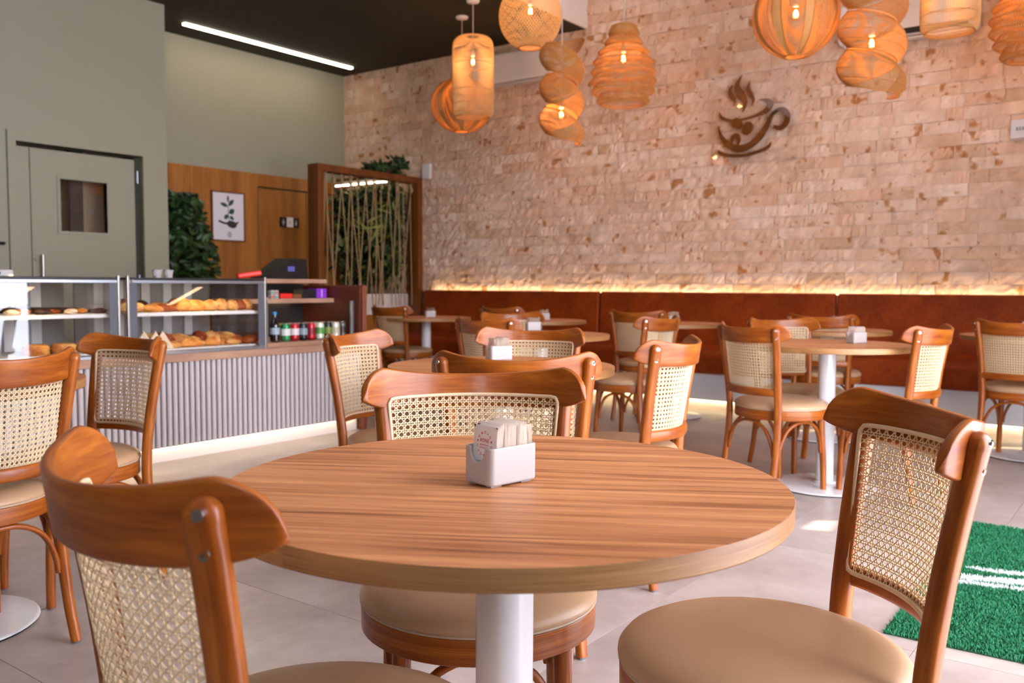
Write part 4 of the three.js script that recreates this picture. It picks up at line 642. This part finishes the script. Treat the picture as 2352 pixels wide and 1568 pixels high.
// ---------------------------------------------------------------- framed print, restroom sign
{
  const t = thing('framed_print', 'framed white print of a green leafy sprig on the wood cladding', 'picture', [XB + 0.034, 1.785, -6.005]);
  const W = 0.212, H = 0.268;
  const c = document.createElement('canvas'); c.width = 320; c.height = 440; const g = c.getContext('2d'); g.fillStyle = '#efe9ec'; g.fillRect(0, 0, 320, 440);
  const leaf = (x, y, l, w, a, col) => { g.save(); g.translate(x, y); g.rotate(a); g.fillStyle = col; g.beginPath(); g.moveTo(0, 0); g.quadraticCurveTo(w, -l * 0.5, 0, -l); g.quadraticCurveTo(-w, -l * 0.5, 0, 0); g.fill(); g.restore(); };
  g.strokeStyle = '#3a3a34'; g.lineWidth = 5; g.beginPath(); g.moveTo(160, 120); g.quadraticCurveTo(150, 200, 180, 300); g.stroke();
  leaf(158, 90, 70, 22, 0, '#39584a'); leaf(160, 120, 85, 40, 0.75, '#2c5540'); leaf(158, 125, 85, 36, -1.25, '#2f4f42'); leaf(165, 190, 70, 50, 1.0, '#2c5540'); leaf(160, 200, 62, 40, -2.4, '#355446'); leaf(172, 215, 56, 34, 2.2, '#2f5140');
  g.fillStyle = '#33362f'; g.beginPath(); g.ellipse(195, 292, 52, 34, 0.2, 0, 7); g.fill(); g.strokeStyle = '#2f332c'; g.lineWidth = 20; g.beginPath(); g.moveTo(60, 262); g.quadraticCurveTo(110, 292, 190, 285); g.stroke(); leaf(220, 300, 60, 20, 0.9, '#2c332c'); g.fillStyle = '#b9b6ba'; g.beginPath(); g.ellipse(170, 390, 24, 28, 0, 0, 7); g.fill(); g.fillStyle = '#efe9ec'; g.fillRect(150, 384, 20, 6);
  const ct = new THREE.CanvasTexture(c); ct.colorSpace = THREE.SRGBColorSpace;
  obj('print', new THREE.PlaneGeometry(W * 2 - 0.03, H * 2 - 0.03).rotateY(Math.PI / 2).translate(0.012, 0, 0), std({ map: ct, roughness: 0.6 }), t);
  obj('backing', bx(0, 0.01, -H, H, -W, W), M.black, t);
  const fm = std({ color: '#7a4426', roughness: 0.5 });
  for (const [a, b, c2, d] of [[-H, H, -W, -W + 0.014], [-H, H, W - 0.014, W], [H - 0.014, H, -W, W], [-H, -H + 0.014, -W, W]]) obj('frame', rb(0, 0.022, a, b, c2, d, 0.002, 1), fm, t);
  const s = thing('restroom_sign', 'small dark restroom sign with a white square on the wood door', 'sign', [XB + 0.034, 1.77, -6.845]);
  obj('plate', rb(-0.006, 0.008, -0.055, 0.055, -0.135, 0.135, 0.002, 1), std({ color: '#1c1412', roughness: 0.4 }), s);
  obj('white_square', rb(0.008, 0.012, -0.055, 0.06, -0.05, 0.045, 0.002, 1), M.paper, s);
  const fig = (z, skirt) => [cyl(0.0, 0.026, z, 0.009, 0.009, 0.0, 3), new THREE.CylinderGeometry(0.009, 0.009, 0.003, 14).rotateZ(Math.PI / 2).translate(0.0095, 0.026, z), new THREE.ExtrudeGeometry(new THREE.Shape((skirt ? [[-0.006, 0.014], [0.006, 0.014], [0.02, -0.018], [0.006, -0.018], [0.006, -0.036], [-0.006, -0.036], [-0.006, -0.018], [-0.02, -0.018]] : [[-0.017, 0.014], [0.017, 0.014], [0.017, -0.014], [0.008, -0.014], [0.008, -0.036], [-0.008, -0.036], [-0.008, -0.014], [-0.017, -0.014]]).map((p) => new THREE.Vector2(...p))), { depth: 0.003, bevelEnabled: false }).rotateY(Math.PI / 2).translate(0.008, 0, z)];
  obj('pictogram', fig(0.092, false).slice(1), M.ceramic, s); obj('pictogram', fig(-0.092, true).slice(1), M.ceramic, s); obj('pictogram', new THREE.TorusGeometry(0.014, 0.0025, 6, 20).rotateY(Math.PI / 2).translate(0.0125, 0.0, -0.002), std({ color: '#8d8a88' }), s);
}
// ---------------------------------------------------------------- cord screen with planting
{
  const XP = -7.075, z0 = -7.735, z1 = -6.17, wood = std({ map: T.panel, color: '#a9925e', roughness: 0.55 });
  const t = thing('cord_screen', 'tall wood frame strung with natural cords, at the left end of the bench', 'screen', [XP, 0, (z0 + z1) / 2]);
  const Z = (z) => z - (z0 + z1) / 2;
  obj('frame_post', rb(-0.16, 0, 0, 2.285, Z(z1 - 0.075), Z(z1), 0.003, 1), wood, t); obj('frame_post', rb(-0.16, 0, 0, 2.285, Z(z0), Z(z0 + 0.075), 0.003, 1), wood, t);
  obj('frame_beam', rb(-0.16, 0, 2.215, 2.285, Z(z0 + 0.075), Z(z1 - 0.075), 0.003, 1), wood, t);
  const cm = std({ color: '#a98d63', roughness: 0.85 });
  const n = 12;
  for (let i = 0; i < n; i++) { const za = z1 - 0.16 - i * 0.118, ends = i % 3 === 1 ? [-0.01] : i % 3 === 0 ? [-0.14, 0.11, 0.0] : [-0.1, 0.16];
    ends.forEach((d, k) => { const zb = Math.max(z0 + 0.1, Math.min(z1 - 0.1, za + d + rr(-0.03, 0.03))), xa = -0.075 + (k - 1) * 0.02; obj('cord', sweep([[xa, 2.215, Z(za)], [xa + 0.004, 1.6, Z(za + (zb - za) * 0.45)], [-0.075, 0.82, Z(zb)]], 0.0056, { seg: 10, rad: 6 }), cm, t); });
    obj('knot', new THREE.SphereGeometry(0.018, 10, 8).scale(1, 1.9, 1).translate(-0.075, 2.14, Z(za)), cm, t); }
  // planter box with pleated pale front
  const pl = thing('planter_box', 'pale upright-boarded planter standing behind the cord screen', 'planter', [-7.36, 0, -7.26]);
  for (let i = 0; i < 11; i++) obj('board', rb(0.10, 0.118 + (i % 2) * 0.006, 0.72, 0.95, 0.40 - (i + 1) * 0.0727 + 0.001, 0.40 - i * 0.0727 - 0.001, 0.003, 1), M.ceil, pl);
  obj('box', bx(-0.2, 0.1, 0.0, 0.93, -0.4, 0.4), M.panel, pl);
  const hg = thing('artificial_plants', 'mass of dark artificial foliage behind the cords', 'plant', [-7.55, 0.93, -7.42]);
  obj('stem', [-0.45, -0.2, 0.05, 0.22].map((x, i) => sweep([[x, 0, -0.1], [x + 0.04, 0.5, -0.06], [x - 0.03, 1.1, -0.1 + i * 0.02]], 0.008, { seg: 10, rad: 6 })), std({ color: '#4f4a2a', roughness: 0.8 }), hg);
  foliage('foliage', hg, leafGeo(0.12, 0.06), lw, 850, (q, i) => { q.position.set(rr(-0.6, 0.32), 0.05 + 1.15 * Math.sqrt(rnd()), rr(-0.24, -0.06 + 0.2 * rnd())); q.rotation.set(rr(0.6, 2.6), rnd() * 6.28, rr(-0.6, 0.6)); q.scale.setScalar(rr(0.7, 1.3)); });
  foliage('long_leaves', hg, leafGeo(0.34, 0.03), [std({ color: '#8a9a4a', roughness: 0.5, side: THREE.DoubleSide })], 46, (q) => { q.position.set(rr(-0.3, 0.34), rr(0.65, 1.1), rr(-0.1, 0.12)); q.rotation.set(rr(0.2, 2.2), rnd() * 6.28, rr(-0.6, 0.6)); q.scale.setScalar(rr(0.6, 1.1)); });
  const roof = struct('trim_7', rb(-8.0, XP - 0.165, 2.255, 2.285, z0, -7.25, 0.003, 1), wood);
  const lb = obj('led_batten', rb(-8.22, -7.27, 2.228, 2.245, -7.46, -7.435, 0.004, 1), M.ledWhite); tag(lb, 'short bright led batten under the wood roof behind the cords', 'light');
  rectLight('#ffcf80', 6, 0.95, 0.03, [-7.78, 2.222, -7.447], [-7.78, 0, -7.447]);
  const tp = thing('trailing_plant', 'low trailing plant lying on top of the cord screen', 'plant', [-7.24, 2.286, -7.3]);
  obj('bowl', lathe([[0, 0], [0.06, 0], [0.085, 0.05], [0.075, 0.05], [0.055, 0.012], [0, 0.012]], 24), std({ color: '#3b2416', roughness: 0.7 }), tp);
  foliage('foliage', tp, leafGeo(0.10, 0.05), lf, 60, (q, i) => { const z = rr(-0.34, 0.22), hgt = z < -0.12 ? 0.17 : 0.08; q.position.set(rr(-0.08, 0.08), 0.03 + hgt * rnd(), z); q.rotation.set(rr(0.6, 2.4), rnd() * 6.28, 0); q.scale.setScalar(rr(0.7, 1.1)); });
}
// ---------------------------------------------------------------- green grass mat with pale wavy lines
{
  const x0 = -0.70, x1 = 0.42, z0 = -4.40, z1 = -2.82, t = thing('grass_mat', 'green artificial grass doormat with white wavy stripes on the floor at right', 'mat', [(x0 + x1) / 2, 0, (z0 + z1) / 2], 0.018);
  const hw = (x1 - x0) / 2, hh = (z1 - z0) / 2;
  obj('backing', rb(-hw, hw, 0, 0.004, -hh, hh, 0.002, 1), std({ color: '#123f26', roughness: 0.9 }), t);
  const blade = new THREE.BufferGeometry(); blade.setAttribute('position', new THREE.Float32BufferAttribute([-0.0016, 0, 0, 0.0016, 0, 0, 0.0014, 0.007, 0.001, -0.0014, 0.007, 0.001, 0, 0.0125, 0.004], 3)); blade.setAttribute('uv', new THREE.Float32BufferAttribute([0, 0, 1, 0, 1, 0.5, 0, 0.5, 0.5, 1], 2)); blade.setIndex([0, 1, 2, 0, 2, 3, 3, 2, 4]); blade.computeVertexNormals();
  const N = 110000, gm = std({ color: '#1f7a4c', roughness: 0.75, side: THREE.DoubleSide }), wm = std({ color: '#eef2f0', roughness: 0.75, side: THREE.DoubleSide });
  const white = (x, z) => { // x, z in the room: three wavy lines
    const u = x + 0.60; if (u < 0) return false; const w = 0.012 * Math.sin(u * 9);
    const c1 = -3.645 - 0.30 * u + w - 0.02 * Math.exp(-u * 20), c2 = -3.525 - 0.36 * u + w, c3 = -3.465 - 0.25 * u + w;
    return Math.abs(z - c1) < 0.012 + 0.012 * Math.min(1, u * 8) || Math.abs(z - c2) < 0.034 || Math.abs(z - c3) < 0.020; };
  const A = [], Bw = [], q = new THREE.Object3D();
  for (let i = 0; i < N; i++) { const x = rr(-hw, hw), z = rr(-hh, hh); q.position.set(x, 0.003, z); q.rotation.set(rr(-0.55, 0.55), rnd() * 6.28, rr(-0.55, 0.55)); q.scale.set(1, rr(0.7, 1.25), 1); q.updateMatrix(); (white(x + (x0 + x1) / 2, z + (z0 + z1) / 2) ? Bw : A).push(q.matrix.clone()); }
  for (const [n, l, m] of [['pile', A, gm], ['pale_stripes', Bw, wm]]) { const im = new THREE.InstancedMesh(blade, m, l.length); l.forEach((k, i) => im.setMatrixAt(i, k)); im.name = n; im.castShadow = im.receiveShadow = true; stuff(im); t.add(im); }
}
// ---------------------------------------------------------------- sugar holders with sachets
{
  const L = 0.094, W = 0.062, H = 0.056, wall = 0.0035, y0 = 0.0025;
  const rr2 = (w, l, r, k = 8) => { const o = []; for (const [cx, cz, a0] of [[w / 2 - r, l / 2 - r, 0], [-w / 2 + r, l / 2 - r, 90], [-w / 2 + r, -l / 2 + r, 180], [w / 2 - r, -l / 2 + r, 270]]) for (let i = 0; i <= k; i++) { const a = (a0 + 90 * i / k) * R; o.push([cx + Math.cos(a) * r, cz + Math.sin(a) * r]); } return o; };
  // walls with a dip cut into each short side; the long side runs along z
  const dip = (x, z) => Math.abs(z) > L / 2 - 0.012 && Math.abs(x) < 0.024 ? 0.022 * Math.pow(Math.max(0, 1 - Math.pow(Math.abs(x) / 0.0175, 2.4)), 0.6) : 0;
  const shell = () => {
    const dense = (w, l, r) => { const b = rr2(w, l, r), o = []; for (let i = 0; i < b.length; i++) { const p = b[i], q = b[(i + 1) % b.length], n = Math.max(1, Math.round(Math.hypot(q[0] - p[0], q[1] - p[1]) / 0.0022)); for (let k = 0; k < n; k++) o.push([p[0] + (q[0] - p[0]) * k / n, p[1] + (q[1] - p[1]) * k / n]); } return o; };
    const O = dense(W, L, 0.009), n = O.length, lay = []; const inn = (p, d) => { const l = Math.hypot(p[0] / W, p[1] / L) || 1; return [p[0] * (1 - 2 * d / W), p[1] * (1 - 2 * d / L)]; };
    for (const [d, h, top] of [[0.004, 0, 0], [0.0012, 0.001, 0], [0, 0.004, 0], [0, -0.0016, 1], [0.0006, -0.0004, 1], [wall / 2, 0, 1], [wall - 0.0006, -0.0004, 1], [wall, -0.0016, 1], [wall, 0.004, 0], [0.03, 0.004, 0]]) lay.push(O.map((p) => { const q = inn(p, d); return [q[0], y0 + (top ? H - dip(p[0], p[1]) + h : h), q[1]]; }));
    const pos = [], idx = []; lay.forEach((r) => r.forEach((p) => pos.push(...p))); for (let i = 0; i < lay.length - 1; i++) for (let j = 0; j < n; j++) { const a = i * n + j, b = i * n + (j + 1) % n; idx.push(a, a + n, b, b, a + n, b + n); }
    const g = new THREE.BufferGeometry(); g.setAttribute('position', new THREE.Float32BufferAttribute(pos, 3)); g.setAttribute('uv', new THREE.Float32BufferAttribute(new Float32Array(pos.length / 3 * 2), 2)); g.setIndex(idx); g.computeVertexNormals(); return g;
  };
  const c = document.createElement('canvas'); c.width = 360; c.height = 480; const g = c.getContext('2d'); g.fillStyle = '#f3e9e2'; g.fillRect(0, 0, 360, 480);
  g.fillStyle = '#c23a2a'; g.textAlign = 'center'; g.font = 'bold 54px sans-serif'; g.fillText('#ONE', 180, 165); g.font = 'bold 24px sans-serif'; g.fillText('MARKETING', 180, 198); g.fillText('EXPERIENCE', 180, 226);
  g.strokeStyle = '#c23a2a'; g.lineWidth = 5; for (let i = 0; i < 14; i++) { const a = i / 14 * 2 * Math.PI + 0.2, x = 180 + Math.cos(a) * 108, y = 178 + Math.sin(a) * 112; if (Math.abs(Math.sin(a)) < 0.12) continue; g.beginPath(); if (i % 3 === 0) g.arc(x, y, 11, 0, 7); else if (i % 3 === 1) g.rect(x - 10, y - 10, 20, 20); else { g.moveTo(x - 10, y + 10); g.lineTo(x, y - 12); g.lineTo(x + 10, y + 10); g.closePath(); } i % 2 ? g.fill() : g.stroke(); }
  g.fillStyle = '#5a5450'; for (let i = 0; i < 7; i++) g.fillRect(70 + (i % 3) * 8, 352 + i * 13, 190 - (i * 37) % 90, 5); g.fillStyle = '#17131a'; g.fillRect(0, 0, 22, 26); g.fillRect(338, 0, 22, 14);
  const ct = new THREE.CanvasTexture(c); ct.colorSpace = THREE.SRGBColorSpace; const printed = std({ map: ct, roughness: 0.7 });
  // a sachet: thin pillow, width along x, standing on its end; front faces +z
  const sachet = () => { const w = 0.052, h = 0.072, nx = 8, ny = 10, pos = [], uv = [], idx = []; for (const s of [1, -1]) for (let j = 0; j <= ny; j++) for (let i = 0; i <= nx; i++) { const u = i / nx, v = j / ny, pf = Math.pow(Math.sin(Math.PI * Math.min(1, Math.max(0, (u - 0.04) / 0.92))), 0.7) * Math.pow(Math.sin(Math.PI * Math.min(1, Math.max(0, (v - 0.06) / 0.88))), 0.7); pos.push((u - 0.5) * w, v * h, s * (0.00025 + 0.0013 * pf)); uv.push(s > 0 ? u : 1 - u, v); } const m = (nx + 1) * (ny + 1); for (const s of [0, 1]) for (let j = 0; j < ny; j++) for (let i = 0; i < nx; i++) { const a = s * m + j * (nx + 1) + i, b = a + 1, d = a + nx + 1, e = d + 1; s ? idx.push(a, d, b, b, d, e) : idx.push(a, b, d, b, e, d); } const gg = new THREE.BufferGeometry(); gg.setAttribute('position', new THREE.Float32BufferAttribute(pos, 3)); gg.setAttribute('uv', new THREE.Float32BufferAttribute(uv, 2)); gg.setIndex(idx); gg.computeVertexNormals(); return gg; };
  const sg = sachet(), sh = shell(), feet = [[-1, -1], [1, -1], [-1, 1], [1, 1]].map(([a, b]) => bx(a * 0.018 - 0.006, a * 0.018 + 0.006, 0, 0.0032, b * 0.030 - 0.01, b * 0.030 + 0.01)), edgeG = bx(-0.026, -0.020, 0.0705, 0.0722, -0.0006, 0.0006), edgeM = std({ color: '#1c1830', roughness: 0.6 });
  const turn = 222, ORD = ['', 'first', 'second', 'third', 'fourth', 'fifth', 'sixth', 'seventh', 'eighth', 'ninth', 'tenth', 'eleventh', 'twelfth', 'thirteenth', 'fourteenth', 'fifteenth', 'sixteenth', 'seventeenth', 'eighteenth', 'nineteenth', 'twentieth', 'last'];
  const holder = (x, z, where, n, a, long) => {
    const t = thing('sugar_holder', 'white box of sugar sachets on ' + (long || where), 'sugar holder', [x, TH, z], a * R, 'white sugar holders on the tables');
    obj('box', sh, M.ceramic, t); for (const f of feet) obj('foot', f, M.ceramic, t);
    const cs = Math.cos(a * R), sn = Math.sin(a * R);
    for (let i = 0; i < n; i++) {
      const u = 0.036 - i * (0.074 / (n - 1)), fr = i === 0, lx = rr(-0.003, 0.003);
      const o = fr ? thing('sugar_sachet', 'sachet printed with red round emblem in the holder on ' + where, 'sachet') : thing('sugar_sachet', (n > 12 ? ORD[i] + ' plain sachet behind the printed one on ' : 'plain sachet packed behind the printed one in the holder on ') + where, 'sachet', [0, 0, 0], 0, 'sachets in the holder on ' + where);
      obj('packet', sg, fr ? printed : M.paper, o); if (!fr && i % 4 === 1) obj('dark_corner', edgeG, edgeM, o);
      o.position.set(x + cs * lx + sn * u, TH + 0.0075 + (fr ? 0.009 : rr(0.002, 0.014)), z - sn * lx + cs * u); o.rotation.set(0, a * R, 0); o.rotateX(fr ? -0.07 : -0.10 + 0.16 * i / n + rr(-0.03, 0.03)); o.rotateZ(rr(-0.04, 0.04));
    }
  };
  holder(-0.8115, -1.06, 'the nearest table', 22, -11);
  holder(-2.155, -2.80, 'the second table', 9, -28);
  holder(-1.365, -4.86, 'the right middle table', 9, -28);
  holder(-3.41, -4.95 + 0.15, 'the centre back table', 7, -40);
  holder(-3.30, -6.60, 'the middle bench table', 7, -40);
  holder(-5.585, -6.21, 'the farthest left table', 7, -40);
  holder(-4.42, -6.38, 'the left bench table', 7, -40, 'the bench table left of the first bench seam');
  holder(-1.93, -6.36, 'the hidden bench table', 7, -40, 'the bench table hidden behind the right middle table');
  holder(-0.74, -6.33, 'the right edge table', 7, -40, 'the bench table cut off by the right picture edge');
}
scene.traverse((o) => { if (o.isMesh) o.castShadow = o.receiveShadow = true; });
renderer.render(scene, camera);
